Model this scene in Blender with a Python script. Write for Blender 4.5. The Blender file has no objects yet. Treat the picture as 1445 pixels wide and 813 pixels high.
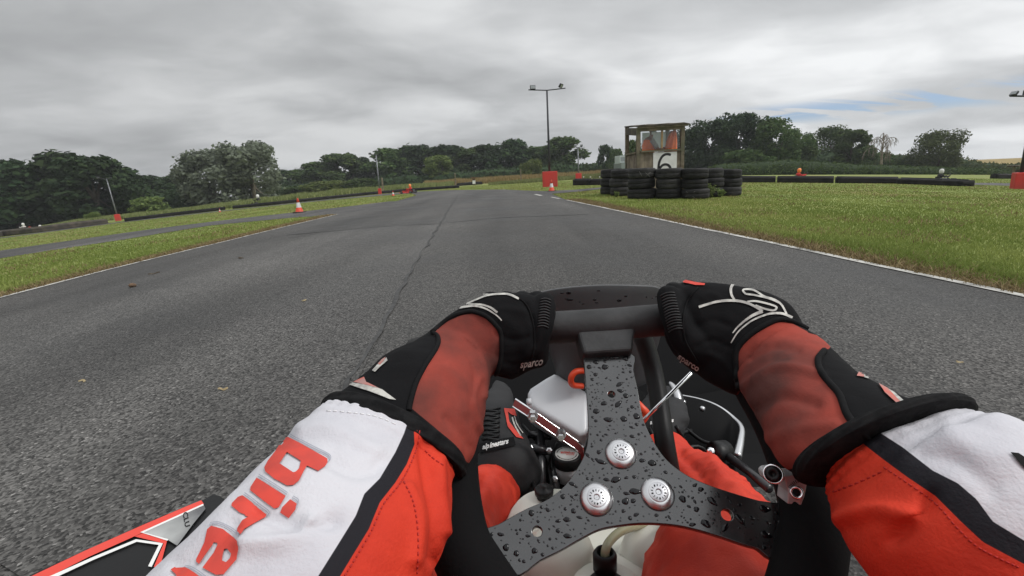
import bpy, bmesh, math, random
import numpy as np
from mathutils import Vector, Matrix, noise
from mathutils.bvhtree import BVHTree
from mathutils.geometry import delaunay_2d_cdt

random.seed(7); rng = np.random.default_rng(7)
SC = bpy.context.scene; COL = SC.collection
RAD = math.radians
# ------------------------------------------------------------------ camera
F, CX, CY = 680.0, 722.5, 406.5          # focal length and centre, in pixels of a 1445 px wide frame
H, PITCH, ROLL, K = 0.65, RAD(13.0), RAD(3.2), 0.055
O = Vector((0, 0, H))
_r0, _u0 = Vector((1, 0, 0)), Vector((0, math.sin(PITCH), math.cos(PITCH)))
FWD = Vector((0, math.cos(PITCH), -math.sin(PITCH)))
RIGHT = _r0 * math.cos(ROLL) - _u0 * math.sin(ROLL)
UP = _r0 * math.sin(ROLL) + _u0 * math.cos(ROLL)
cd = bpy.data.cameras.new('camera'); cam = bpy.data.objects.new('camera', cd); COL.objects.link(cam)
cam.matrix_world = Matrix(((RIGHT.x, UP.x, -FWD.x, 0), (RIGHT.y, UP.y, -FWD.y, 0), (RIGHT.z, UP.z, -FWD.z, H), (0, 0, 0, 1)))
cd.sensor_width = 36; cd.lens = 36 * F / 1445; cd.clip_start = 0.01; cd.clip_end = 3000
SC.camera = cam

def ray(px, py): return RIGHT * ((px - CX) / F) + UP * ((CY - py) / F) + FWD
def P(px, py, d): return O + ray(px, py) * d
def KC(x, y, z): return O + RIGHT * x - UP * y + FWD * z          # camera coordinates (y down)
def proj(v):
    q = v - O; z = q.dot(FWD)
    return CX + F * q.dot(RIGHT) / z, CY - F * q.dot(UP) / z
def projn(V):
    q = V - np.array(O); z = np.maximum(q @ np.array(FWD), 1e-3)
    return np.stack([CX + F * (q @ np.array(RIGHT)) / z, CY - F * (q @ np.array(UP)) / z], 1)
def terr(x, y):
    r = math.hypot(x, y)
    return -K * x * x / r if r > 1e-6 else 0.0
def terrn(x, y): return -K * x * x / np.maximum(np.hypot(x, y), 1e-6)
def G(px, py, far=90.0):
    d = ray(px, py); s = K * d.x * d.x / math.hypot(d.x, d.y); e = -d.z
    t = H / max(e - s, H / far)
    v = O + d * t; return Vector((v.x, v.y, terr(v.x, v.y)))
def GZ(px, py, z):
    d = ray(px, py); return O + d * ((z - H) / d.z)
def Y0(px, Z, py=250):                    # ground point in direction px at depth Z
    v = P(px, py, Z); return Vector((v.x, v.y, terr(v.x, v.y)))
def height_to(B, py):
    k = (CY - py) / F; q = B - O
    return (k * q.dot(FWD) - q.dot(UP)) / (UP.z - k * FWD.z)
def ppm(B): return F / (B - O).dot(FWD)
YAW = math.atan(0.13)
def KW(l, f, z): return Vector((0.04 + l * math.cos(YAW) + f * math.sin(YAW), f * math.cos(YAW) - l * math.sin(YAW), z))

# ------------------------------------------------------------------ materials
def mat(name, col, rough=0.6, metal=0.0, col2=None, vscale=6.0, vmin=.4, vmax=.6, bump=0.0, bscale=60.0, spec=0.5, coat=0.0, detail=6,
        col3=None, v3scale=1.0, trans=0.0, ior=1.45, emis=None, sub=0.0):
    m = bpy.data.materials.new(name); m.use_nodes = True
    n, l = m.node_tree.nodes, m.node_tree.links; b = n['Principled BSDF']
    b.inputs['Roughness'].default_value = rough; b.inputs['Metallic'].default_value = metal
    b.inputs['Specular IOR Level'].default_value = spec; b.inputs['Coat Weight'].default_value = coat
    b.inputs['Coat Roughness'].default_value = 0.15; b.inputs['Transmission Weight'].default_value = trans; b.inputs['IOR'].default_value = ior
    b.inputs['Base Color'].default_value = (*col, 1)
    if sub: b.inputs['Subsurface Weight'].default_value = sub; b.inputs['Subsurface Radius'].default_value = (.02, .02, .018)
    tc = n.new('ShaderNodeTexCoord'); out = None
    def nz(s, d=detail):
        t = n.new('ShaderNodeTexNoise'); t.inputs['Scale'].default_value = s; t.inputs['Detail'].default_value = d
        l.new(tc.outputs['Object'], t.inputs['Vector']); return t.outputs['Fac']
    if col2:
        mr = n.new('ShaderNodeMapRange'); l.new(nz(vscale), mr.inputs[0]); mr.inputs[1].default_value = vmin; mr.inputs[2].default_value = vmax
        mx = n.new('ShaderNodeMix'); mx.data_type = 'RGBA'; l.new(mr.outputs[0], mx.inputs[0])
        mx.inputs[6].default_value = (*col, 1); mx.inputs[7].default_value = (*col2, 1); out = mx.outputs[2]
        if col3:
            mr = n.new('ShaderNodeMapRange'); l.new(nz(v3scale), mr.inputs[0]); mr.inputs[1].default_value = .45; mr.inputs[2].default_value = .7
            mx2 = n.new('ShaderNodeMix'); mx2.data_type = 'RGBA'; l.new(mr.outputs[0], mx2.inputs[0]); l.new(out, mx2.inputs[6])
            mx2.inputs[7].default_value = (*col3, 1); out = mx2.outputs[2]
        l.new(out, b.inputs['Base Color'])
    if bump:
        bp = n.new('ShaderNodeBump'); bp.inputs['Strength'].default_value = bump; bp.inputs['Distance'].default_value = 0.3 / bscale
        l.new(nz(bscale, 3), bp.inputs['Height']); l.new(bp.outputs[0], b.inputs['Normal'])
    return m

def zones(m, sets, base=None):
    """sets: [(attribute, colour, colour2 or None)]: a dyed zone of the cloth where the attribute is above zero."""
    n, l = m.node_tree.nodes, m.node_tree.links; b = n['Principled BSDF']
    lk = b.inputs['Base Color'].links
    cur = lk[0].from_socket if lk else None
    tc = n.new('ShaderNodeTexCoord')
    for att, c1, c2, vs in sets:
        a = n.new('ShaderNodeAttribute'); a.attribute_name = att
        mr = n.new('ShaderNodeMapRange'); l.new(a.outputs['Fac'], mr.inputs[0]); mr.inputs[1].default_value = -.5; mr.inputs[2].default_value = .5
        mx = n.new('ShaderNodeMix'); mx.data_type = 'RGBA'; l.new(mr.outputs[0], mx.inputs[0])
        if cur: l.new(cur, mx.inputs[6])
        else: mx.inputs[6].default_value = b.inputs['Base Color'].default_value
        if c2:
            t = n.new('ShaderNodeTexNoise'); t.inputs['Scale'].default_value = vs; t.inputs['Detail'].default_value = 7; l.new(tc.outputs['Object'], t.inputs['Vector'])
            r2 = n.new('ShaderNodeMapRange'); l.new(t.outputs['Fac'], r2.inputs[0]); r2.inputs[1].default_value = .42; r2.inputs[2].default_value = .68
            m2 = n.new('ShaderNodeMix'); m2.data_type = 'RGBA'; l.new(r2.outputs[0], m2.inputs[0]); m2.inputs[6].default_value = (*c1, 1); m2.inputs[7].default_value = (*c2, 1)
            l.new(m2.outputs[2], mx.inputs[7])
        else: mx.inputs[7].default_value = (*c1, 1)
        cur = mx.outputs[2]
    l.new(cur, b.inputs['Base Color'])
    return m

def leafmat(name, c1, c2, trans=.25, rough=.7, patch=0):
    m = bpy.data.materials.new(name); m.use_nodes = True
    n, l = m.node_tree.nodes, m.node_tree.links; b = n['Principled BSDF']; out = n['Material Output']
    g = n.new('ShaderNodeNewGeometry'); oi = n.new('ShaderNodeObjectInfo')
    mx = n.new('ShaderNodeMix'); mx.data_type = 'RGBA'; mx.inputs[6].default_value = (*c1, 1); mx.inputs[7].default_value = (*c2, 1)
    l.new(g.outputs['Random Per Island'], mx.inputs[0])
    if patch:
        tc = n.new('ShaderNodeTexCoord'); t = n.new('ShaderNodeTexNoise'); t.inputs['Scale'].default_value = patch; t.inputs['Detail'].default_value = 6; l.new(tc.outputs['Object'], t.inputs['Vector'])
        r = n.new('ShaderNodeMapRange'); l.new(t.outputs['Fac'], r.inputs[0]); r.inputs[1].default_value = .40; r.inputs[2].default_value = .66; r.inputs[3].default_value = -.35; r.inputs[4].default_value = .55
        ad = n.new('ShaderNodeMath'); ad.use_clamp = True; l.new(g.outputs['Random Per Island'], ad.inputs[0]); l.new(r.outputs[0], ad.inputs[1]); l.new(ad.outputs[0], mx.inputs[0])
    hs = n.new('ShaderNodeHueSaturation'); mr = n.new('ShaderNodeMapRange'); l.new(oi.outputs['Random'], mr.inputs[0]); mr.inputs[3].default_value = .8; mr.inputs[4].default_value = 1.2
    l.new(mr.outputs[0], hs.inputs['Value']); l.new(mx.outputs[2], hs.inputs['Color'])
    mr2 = n.new('ShaderNodeMapRange'); l.new(oi.outputs['Random'], mr2.inputs[0]); mr2.inputs[3].default_value = .485; mr2.inputs[4].default_value = .505; l.new(mr2.outputs[0], hs.inputs['Hue'])
    l.new(hs.outputs[0], b.inputs['Base Color']); b.inputs['Roughness'].default_value = rough; b.inputs['Specular IOR Level'].default_value = .08
    t = n.new('ShaderNodeBsdfTranslucent'); l.new(hs.outputs[0], t.inputs['Color'])
    ms = n.new('ShaderNodeMixShader'); ms.inputs[0].default_value = trans; l.new(b.outputs[0], ms.inputs[1]); l.new(t.outputs[0], ms.inputs[2]); l.new(ms.outputs[0], out.inputs['Surface'])
    return m

# ------------------------------------------------------------------ object helpers
def tag(o, label=None, cat=None, group=None, kind=None):
    if label: o['label'] = label
    if cat: o['category'] = cat
    if group: o['group'] = group
    if kind: o['kind'] = kind
    return o
def empty(name, loc=(0, 0, 0), rz=0.0, parent=None):
    o = bpy.data.objects.new(name, None); COL.objects.link(o); o.location = loc; o.rotation_euler = (0, 0, rz); o.empty_display_size = .1
    if parent: o.parent = parent
    return o
def origin(o):
    v = Vector((0, 0, 0))
    while o: v += Vector(o.location); o = o.parent
    return v
class MB:
    def __init__(s): s.v, s.f, s.mi, s.n = [], [], [], 0
    def add(s, verts, faces, mi=0):
        b = s.n; s.v.extend([tuple(v) for v in verts]); s.n += len(verts)
        s.f.extend([tuple(b + i for i in f) for f in faces]); s.mi.extend([mi] * len(faces)); return s
    def box(s, c, size, rot=None, mi=0, bev=0.0):
        bm = bmesh.new(); bmesh.ops.create_cube(bm, size=1)
        for v in bm.verts: v.co = Vector((v.co.x * size[0], v.co.y * size[1], v.co.z * size[2]))
        if bev: bmesh.ops.bevel(bm, geom=bm.edges[:], offset=bev, segments=2, affect='EDGES', profile=.6)
        bm.verts.index_update(); M_ = rot.to_matrix() if rot is not None and not isinstance(rot, Matrix) else (rot or Matrix.Identity(3))
        s.add([M_ @ v.co + Vector(c) for v in bm.verts], [[v.index for v in f.verts] for f in bm.faces], mi); bm.free(); return s
    def tube(s, pts, rad, n=10, mi=0, cap=True, closed=False):
        pts = [Vector(p) for p in pts]; m = len(pts); rad = [rad] * m if not hasattr(rad, '__len__') else rad
        rings = []; up = None
        for i in range(m):
            a, b = (pts[(i - 1) % m], pts[(i + 1) % m]) if closed else (pts[max(i - 1, 0)], pts[min(i + 1, m - 1)])
            t = (b - a).normalized()
            if up is None: up = t.orthogonal().normalized()
            up = (up - t * up.dot(t)); up = up.normalized() if up.length > 1e-6 else t.orthogonal().normalized()
            e = t.cross(up); rings.append([pts[i] + (up * math.cos(2 * math.pi * k / n) + e * math.sin(2 * math.pi * k / n)) * rad[i] for k in range(n)])
        return s.rings(rings, mi, cap, closed)
    def rings(s, rings, mi=0, cap=True, closed=False):
        n = len(rings[0]); m = len(rings); vs = [v for r in rings for v in r]; fs = []
        for i in range(m if closed else m - 1):
            j = (i + 1) % m
            for k in range(n): fs.append((i * n + k, i * n + (k + 1) % n, j * n + (k + 1) % n, j * n + k))
        if cap and not closed:
            c0, c1 = len(vs), len(vs) + 1
            vs = vs + [sum((Vector(v) for v in rings[0]), Vector()) / n, sum((Vector(v) for v in rings[-1]), Vector()) / n]
            for k in range(n): fs.append((k, c0, (k + 1) % n)); fs.append(((m - 1) * n + k, (m - 1) * n + (k + 1) % n, c1))
        return s.add(vs, fs, mi)
    def lathe(s, prof, c=(0, 0, 0), M_=None, n=24, mi=0, cap=True):
        M_ = M_ or Matrix.Identity(3); c = Vector(c)
        return s.rings([[c + M_ @ Vector((r * math.cos(2 * math.pi * k / n), r * math.sin(2 * math.pi * k / n), h)) for k in range(n)] for r, h in prof], mi, cap)
    def sphere(s, c, r, n=12, mi=0, M_=None):
        r = Vector(r) if hasattr(r, '__len__') else Vector((r, r, r)); M_ = M_ or Matrix.Identity(3)
        pr = []
        for i in range(1, n // 2 + 2):
            a = math.pi * i / (n // 2 + 2); pr.append([Vector(c) + M_ @ Vector((r.x * math.sin(a) * math.cos(2 * math.pi * k / n), r.y * math.sin(a) * math.sin(2 * math.pi * k / n), -r.z * math.cos(a))) for k in range(n)])
        return s.rings(pr, mi, True)
    def prism(s, poly, vec, mi=0):           # a flat polygon of points pushed along vec
        poly = [Vector(p) for p in poly]; vec = Vector(vec); n = len(poly)
        return s.add(poly + [p + vec for p in poly], [tuple(range(n)), tuple(range(2 * n - 1, n - 1, -1))] + [(i, n + i, n + (i + 1) % n, (i + 1) % n) for i in range(n)], mi)
    def build(s, name, mats, parent=None, smooth=True, world=True, fix=True, angle=None):
        me = bpy.data.meshes.new(name); off = origin(parent) if (parent and world) else Vector()
        me.from_pydata([tuple(Vector(v) - off) for v in s.v], [], s.f)
        mats = mats if isinstance(mats, (list, tuple)) else [mats]
        for m in mats: me.materials.append(m)
        if len(mats) > 1: me.polygons.foreach_set('material_index', s.mi)
        if fix:
            bm = bmesh.new(); bm.from_mesh(me); bmesh.ops.recalc_face_normals(bm, faces=bm.faces); bm.to_mesh(me); bm.free()
        o = bpy.data.objects.new(name, me); COL.objects.link(o)
        if parent: o.parent = parent
        if smooth:
            me.polygons.foreach_set('use_smooth', [True] * len(me.polygons))
            if angle: me.set_sharp_from_angle(angle=RAD(angle))
        me.update(); return o
def fast_mesh(name, V, Fq, material, parent=None, smooth=False):
    """numpy vertices (n,3) and faces (m,k)"""
    me = bpy.data.meshes.new(name); k = Fq.shape[1]
    me.vertices.add(len(V)); me.vertices.foreach_set('co', V.astype(np.float32).ravel())
    me.loops.add(Fq.size); me.loops.foreach_set('vertex_index', Fq.astype(np.int32).ravel())
    me.polygons.add(len(Fq)); me.polygons.foreach_set('loop_start', np.arange(0, Fq.size, k, dtype=np.int32))
    if smooth: me.polygons.foreach_set('use_smooth', [True] * len(Fq))
    me.update(calc_edges=True); me.validate()
    if material: me.materials.append(material)
    o = bpy.data.objects.new(name, me); COL.objects.link(o)
    if parent: o.parent = parent
    return o
def apply_mods(o, mods):
    for t, kw in mods:
        m = o.modifiers.new(t, t)
        for k, v in kw.items(): setattr(m, k, v)
    dg = bpy.context.evaluated_depsgraph_get(); dg.update()
    me = bpy.data.meshes.new_from_object(o.evaluated_get(dg)); me.name = o.name
    o.modifiers.clear(); old = o.data; o.data = me; bpy.data.meshes.remove(old); return o
def dup(root, loc, rz=0.0, label=None, group=None, scale=None):
    r = root.copy(); COL.objects.link(r); r.location = loc; r.rotation_euler = (0, 0, rz)
    if scale: r.scale = scale if hasattr(scale, '__len__') else (scale,) * 3
    if label: r['label'] = label
    if group: r['group'] = group
    for ch in list(root.children):
        c = ch.copy(); COL.objects.link(c); c.parent = r
        for g in list(ch.children):
            d = g.copy(); COL.objects.link(d); d.parent = c
    return r
def inpoly(X, Y, poly):
    X = np.asarray(X); Y = np.asarray(Y); ins = np.zeros(X.shape, bool); n = len(poly)
    for i in range(n):
        x1, y1 = poly[i]; x2, y2 = poly[(i + 1) % n]
        if y1 == y2: continue
        c = ((y1 > Y) != (y2 > Y)) & (X < (x2 - x1) * (Y - y1) / (y2 - y1) + x1); ins ^= c
    return ins
def segdist(X, Y, poly, closed=True):
    D = np.full(np.shape(X), 1e9); n = len(poly)
    for i in range(n if closed else n - 1):
        x1, y1 = poly[i]; x2, y2 = poly[(i + 1) % n]; dx, dy = x2 - x1, y2 - y1; L = max(dx * dx + dy * dy, 1e-9)
        t = np.clip(((X - x1) * dx + (Y - y1) * dy) / L, 0, 1); D = np.minimum(D, np.hypot(X - x1 - t * dx, Y - y1 - t * dy))
    return D
def coords(o):
    V = np.empty(len(o.data.vertices) * 3); o.data.vertices.foreach_get('co', V); return V.reshape(-1, 3) + np.array(origin(o))
def sdf(o, name, poly):
    q = projn(coords(o)); s = segdist(q[:, 0], q[:, 1], poly) * np.where(inpoly(q[:, 0], q[:, 1], poly), 1, -1)
    a = o.data.attributes.new(name, 'FLOAT', 'POINT'); a.data.foreach_set('value', s.astype(np.float32))
def crease(o, line, width, height):
    """a fold of the cloth along a line"""
    me = o.data; V = coords(o); q = projn(V); d = segdist(q[:, 0], q[:, 1], line, False)
    N = np.empty(len(V) * 3); me.vertices.foreach_get('normal', N); N = N.reshape(-1, 3)
    facing = ((V - np.array(O)) * N).sum(1) < 0
    h = height * np.exp(-(d / width) ** 2) * facing
    V2 = V + N * h[:, None] - np.array(origin(o)); me.vertices.foreach_set('co', V2.ravel()); me.update()
def wrinkle(o, amp, scale, stretch=None, seed=0):
    me = o.data; V = coords(o)
    N = np.empty(len(V) * 3); me.vertices.foreach_get('normal', N); N = N.reshape(-1, 3)
    h = np.array([noise.fractal(Vector(v) * scale + Vector((seed, 0, 0)), 1.0, 2.0, 3) for v in V]) if stretch is None else \
        np.array([noise.fractal(Vector((Vector(v).dot(stretch[0]) * scale * stretch[1], Vector(v).dot(stretch[0].orthogonal()) * scale, v[2] * scale * .4)) + Vector((seed, 0, 0)), 1.0, 2.0, 3) for v in V])
    V2 = V + N * (h * amp)[:, None] - np.array(origin(o)); me.vertices.foreach_set('co', V2.ravel()); me.update()
def bvh(o):
    V = coords(o); return BVHTree.FromPolygons([Vector(v) for v in V], [tuple(p.vertices) for p in o.data.polygons])
def cast(tree, px, py, off):
    d = ray(px, py).normalized(); h = tree.ray_cast(O, d)
    if h[0] is None: return None
    nn = h[1] if h[1].dot(d) < 0 else -h[1]
    return h[0] + nn * off
def cdt(poly, holes=(), step=4.0, extra=None):
    """triangles of a polygon (2-D) with inner points"""
    def sub(pl):
        out = []
        for i in range(len(pl)):
            a, b = Vector(pl[i]), Vector(pl[(i + 1) % len(pl)]); n = max(1, int((b - a).length / step))
            out += [a.lerp(b, k / n) for k in range(n)]
        return out
    loops = [sub(poly)] + [sub(h) for h in holes]; vs, faces = [], []
    for lp in loops: faces.append(list(range(len(vs), len(vs) + len(lp)))); vs += lp
    xs = [p[0] for p in poly]; ys = [p[1] for p in poly]
    gx, gy = np.meshgrid(np.arange(min(xs), max(xs), step), np.arange(min(ys), max(ys), step)); gx, gy = gx.ravel(), gy.ravel()
    ok = inpoly(gx, gy, poly) & (segdist(gx, gy, poly) > step * .4)
    for h in holes: ok &= ~inpoly(gx, gy, h) & (segdist(gx, gy, h) > step * .4)
    vs += [Vector((x, y)) for x, y in zip(gx[ok], gy[ok])]
    edges = [(f[i], f[(i + 1) % len(f)]) for f in faces for i in range(len(f))]
    r = delaunay_2d_cdt(vs, edges, [], 0, 1e-6)
    V, T = r[0], r[2]; res = []
    cx = np.array([sum(V[i].x for i in t) / 3 for t in T]); cy = np.array([sum(V[i].y for i in t) / 3 for t in T])
    ins = inpoly(cx, cy, loops[0] and [(p.x, p.y) for p in loops[0]])
    for h in loops[1:]: ins &= ~inpoly(cx, cy, [(p.x, p.y) for p in h])
    return [(v.x, v.y) for v in V], [tuple(t) for t, k in zip(T, ins) if k]
def decal(name, polys, target, material, parent, off=.0009, step=3.0):
    """printed or sewn-on patches lying on a surface; polys: [(outline, [holes])] as seen in the picture"""
    mb = MB(); tr = bvh(target) if not isinstance(target, BVHTree) else target
    for poly, holes in polys:
        V, T = cdt(poly, holes, step); W = [cast(tr, x, y, off) for x, y in V]; idx = {}; out = []
        for i, w in enumerate(W):
            if w is not None: idx[i] = len(out); out.append(w)
        med = np.median([(w - O).dot(FWD) for w in out]) if out else 0
        fs = [tuple(idx[i] for i in t) for t in T if all(i in idx for i in t) and max((out[idx[i]] - O).dot(FWD) for i in t) - min((out[idx[i]] - O).dot(FWD) for i in t) < .03]
        mb.add(out, fs)
    return mb.build(name, material, parent, fix=False)
def stroke(pts, w, w2=None):
    """outline of a brush stroke through the points"""
    pts = [Vector(p) for p in pts]; n = len(pts); L, R_ = [], []
    for i in range(n):
        t = (pts[min(i + 1, n - 1)] - pts[max(i - 1, 0)]).normalized(); nn = Vector((-t.y, t.x))
        ww = w if w2 is None else w + (w2 - w) * i / (n - 1)
        L.append(tuple(pts[i] + nn * ww / 2)); R_.append(tuple(pts[i] - nn * ww / 2))
    return L + R_[::-1]
def smoothline(pts, m=8):
    pts = [Vector(p) for p in pts]; out = []
    for i in range(len(pts) - 1):
        p0, p1, p2, p3 = pts[max(i - 1, 0)], pts[i], pts[i + 1], pts[min(i + 2, len(pts) - 1)]
        for k in range(m):
            t = k / m; out.append(0.5 * ((2 * p1) + (p2 - p0) * t + (2 * p0 - 5 * p1 + 4 * p2 - p3) * t * t + (3 * p1 - p0 - 3 * p2 + p3) * t ** 3))
    out.append(pts[-1]); return out
def text_mesh(s, size=1.0, shear=0.0, bold=0.0):
    c = bpy.data.curves.new('lettering', 'FONT'); c.body = s; c.size = size; c.shear = shear; c.offset = bold; c.align_x = 'CENTER'; c.align_y = 'CENTER'; c.resolution_u = 3
    o = bpy.data.objects.new('lettering', c); COL.objects.link(o); dg = bpy.context.evaluated_depsgraph_get(); dg.update()
    me = bpy.data.meshes.new_from_object(o.evaluated_get(dg)); bpy.data.objects.remove(o); bpy.data.curves.remove(c)
    V = [v.co.copy() for v in me.vertices]; Fc = [tuple(p.vertices) for p in me.polygons]; bpy.data.meshes.remove(me); return V, Fc
def text_on(name, s, o2, ax, ay, target, material, parent, off=.001, shear=0.0, bold=0.0):
    """text printed on a surface: centre o2, reading direction ax per em, up direction ay per em (picture units)"""
    V, Fc = text_mesh(s, 1.0, shear, bold); tr = bvh(target) if not isinstance(target, BVHTree) else target
    W = [cast(tr, o2[0] + ax[0] * v.x + ay[0] * v.y, o2[1] + ax[1] * v.x + ay[1] * v.y, off) for v in V]
    ok = {}; out = []
    for i, w in enumerate(W):
        if w is not None: ok[i] = len(out); out.append(w)
    fs = [tuple(ok[i] for i in f) for f in Fc if all(i in ok for i in f)]
    fs = [f for f in fs if max((out[i] - out[f[0]]).length for i in f) < .05]
    return MB().add(out, fs).build(name, material, parent, fix=False, smooth=False)
def text_flat(name, s, c, ex, ey, material, parent, bold=0.0, thick=0.0, world=True):
    V, Fc = text_mesh(s, 1.0, 0, bold); return MB().add([Vector(c) + Vector(ex) * v.x + Vector(ey) * v.y for v in V], Fc).build(name, material, parent, fix=False, smooth=False, world=world)
def loft(stations, n=56, m=90):
    """rings from (left edge px, right edge px, depth, thickness ratio) stations, smoothly interpolated"""
    st = [Vector((*s[:5],)) if False else list(s) for s in stations]
    A = np.array(st, float); k = len(A); out = []
    T = np.linspace(0, k - 1, m)
    for t in T:
        i = min(int(t), k - 2); u = t - i
        p0, p1, p2, p3 = A[max(i - 1, 0)], A[i], A[i + 1], A[min(i + 2, k - 1)]
        out.append(0.5 * ((2 * p1) + (p2 - p0) * u + (2 * p0 - 5 * p1 + 4 * p2 - p3) * u * u + (3 * p1 - p0 - 3 * p2 + p3) * u ** 3))
    L = [P(s[0], s[1], s[4]) for s in out]; R_ = [P(s[2], s[3], s[4]) for s in out]; C = [(a + b) / 2 for a, b in zip(L, R_)]
    rings = []
    for i in range(m):
        t = (C[min(i + 1, m - 1)] - C[max(i - 1, 0)]).normalized(); e1 = (R_[i] - L[i]) / 2; a = e1.length; e1n = e1 / a
        v = (C[i] - O).normalized(); e2 = (v - e1n * v.dot(e1n)).normalized()
        # lean the ring towards the limb's axis
        ax = e1n.cross(t); ax = ax.normalized() if ax.length > 1e-4 else e2
        if ax.dot(e2) < 0: ax = -ax
        e2 = (e2 * .6 + ax * .4).normalized()
        b = a * out[i][5]
        rings.append([C[i] + e1 * math.cos(2 * math.pi * q / n) + e2 * b * math.sin(2 * math.pi * q / n) for q in range(n)])
    return rings
# ------------------------------------------------------------------ sky and light
W = bpy.data.worlds.new('World'); SC.world = W; W.use_nodes = True
SUN_EL, SUN_AZ = RAD(48), RAD(105)         # azimuth clockwise from the driving direction
def make_sky():
    n, l = W.node_tree.nodes, W.node_tree.links; bg = n['Background']; bg.inputs['Strength'].default_value = 0.1
    sky = n.new('ShaderNodeTexSky'); sky.sky_type = 'NISHITA'; sky.sun_disc = False; sky.sun_elevation = SUN_EL; sky.sun_rotation = SUN_AZ
    tc = n.new('ShaderNodeTexCoord'); sx = n.new('ShaderNodeSeparateXYZ'); l.new(tc.outputs['Generated'], sx.inputs[0])
    def math_(op, a, b=None, c=None):
        m = n.new('ShaderNodeMath'); m.operation = op
        for i, v in enumerate((a, b, c)):
            if v is None: continue
            if isinstance(v, (int, float)): m.inputs[i].default_value = v
            else: l.new(v, m.inputs[i])
        return m.outputs[0]
    X, Y, Z = sx.outputs; zz = math_('MAXIMUM', Z, 0.0); den = math_('ADD', zz, 0.20)
    cb = n.new('ShaderNodeCombineXYZ'); l.new(math_('DIVIDE', X, den), cb.inputs[0]); l.new(math_('DIVIDE', Y, den), cb.inputs[1])
    def noise_(scale, detail, dist, off, rough=.55, sx_=1.0, sy_=1.0):
        mp = n.new('ShaderNodeMapping'); mp.inputs['Location'].default_value = off; mp.inputs['Scale'].default_value = (sx_, sy_, 1); l.new(cb.outputs[0], mp.inputs[0])
        t = n.new('ShaderNodeTexNoise'); t.inputs['Scale'].default_value = scale; t.inputs['Detail'].default_value = detail
        t.inputs['Distortion'].default_value = dist; t.inputs['Roughness'].default_value = rough; l.new(mp.outputs[0], t.inputs['Vector']); return t.outputs['Fac']
    def rng_(v, a, b, c, d):
        r = n.new('ShaderNodeMapRange'); r.interpolation_type = 'SMOOTHSTEP'; l.new(v, r.inputs[0])
        for i, q in enumerate((a, b, c, d)): r.inputs[i + 1].default_value = q
        return r.outputs[0]
    big = rng_(noise_(.75, 5, .35, (3.1, .4, 0), .48, .9, 1.1), .32, .68, 0.0, 1.0)
    fine = rng_(noise_(2.4, 6, .5, (1.7, 8.2, 0), .52, .9, 1.15), .3, .72, -1.0, 1.0)
    mix = math_('ADD', big, math_('MULTIPLY', fine, .17))
    cr = n.new('ShaderNodeValToRGB'); l.new(mix, cr.inputs[0]); e = cr.color_ramp.elements
    e[0].position = 0.0; e[0].color = (3.48, 3.57, 3.66, 1); e[1].position = 1.0; e[1].color = (6.1, 6.2, 6.28, 1)
    x = cr.color_ramp.elements.new(.5); x.color = (4.58, 4.68, 4.78, 1)
    # clouds are brighter towards the hidden sun (high and behind) and, low down, to the right
    up_ = rng_(Z, .3, .95, 1.0, 2.35); rt = rng_(X, -.55, .6, .82, 1.20); lo = rng_(Z, .0, .12, .98, 1.0)
    gain = math_('MULTIPLY', math_('MULTIPLY', up_, rt), lo)
    vm = n.new('ShaderNodeMix'); vm.data_type = 'RGBA'; vm.blend_type = 'MULTIPLY'; vm.inputs[0].default_value = 1; l.new(cr.outputs[0], vm.inputs[6])
    g3 = n.new('ShaderNodeCombineXYZ'); [l.new(gain, g3.inputs[i]) for i in range(3)]; l.new(g3.outputs[0], vm.inputs[7])
    # thin blue breaks low in the sky on the right
    br = noise_(2.6, 7, 1.0, (7.3, 2.2, 0), .6, .55, 1.9); dirv = ray(1245, 150).normalized(); zlo, zhi = ray(1245, 170).normalized().z, ray(1245, 126).normalized().z
    dp = n.new('ShaderNodeVectorMath'); dp.operation = 'DOT_PRODUCT'; l.new(tc.outputs['Generated'], dp.inputs[0]); dp.inputs[1].default_value = dirv
    zone = math_('MULTIPLY', rng_(dp.outputs['Value'], .962, .992, 0.0, 1.0), math_('MULTIPLY', rng_(Z, zlo, zlo + .02, 0.0, 1.0), rng_(Z, zhi - .02, zhi, 1.0, 0.0)))
    gap = math_('MULTIPLY', rng_(br, .455, .54, 0.0, .85), zone)
    fm = n.new('ShaderNodeMix'); fm.data_type = 'RGBA'; l.new(gap, fm.inputs[0]); l.new(vm.outputs[2], fm.inputs[6]); l.new(sky.outputs[0], fm.inputs[7])
    l.new(fm.outputs[2], bg.inputs['Color'])
    tn = n.new('ShaderNodeMix'); tn.data_type = 'RGBA'; tn.blend_type = 'MULTIPLY'; tn.inputs[0].default_value = 1; l.new(sky.outputs[0], tn.inputs[6]); tn.inputs[7].default_value = (.60, .72, 1.0, 1); l.new(tn.outputs[2], fm.inputs[7])
make_sky()
sd = bpy.data.lights.new('sun', 'SUN'); sun = bpy.data.objects.new('sun', sd); COL.objects.link(sun)
sd.energy = 1.3; sd.angle = RAD(16); sd.color = (1, .975, .94)
to_sun = Vector((math.sin(SUN_AZ) * math.cos(SUN_EL), math.cos(SUN_AZ) * math.cos(SUN_EL), math.sin(SUN_EL)))
sun.rotation_euler = to_sun.to_track_quat('Z', 'Y').to_euler()
SC.view_settings.view_transform = 'Standard'; SC.view_settings.look = 'None'; SC.view_settings.exposure = 0.36; SC.view_settings.gamma = 1.0
SC.view_settings.use_curve_mapping = False
SC.render.engine = 'CYCLES'; SC.cycles.use_denoising = True; SC.cycles.max_bounces = 6; SC.cycles.transparent_max_bounces = 12
SC.cycles.use_adaptive_sampling = True

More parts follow.
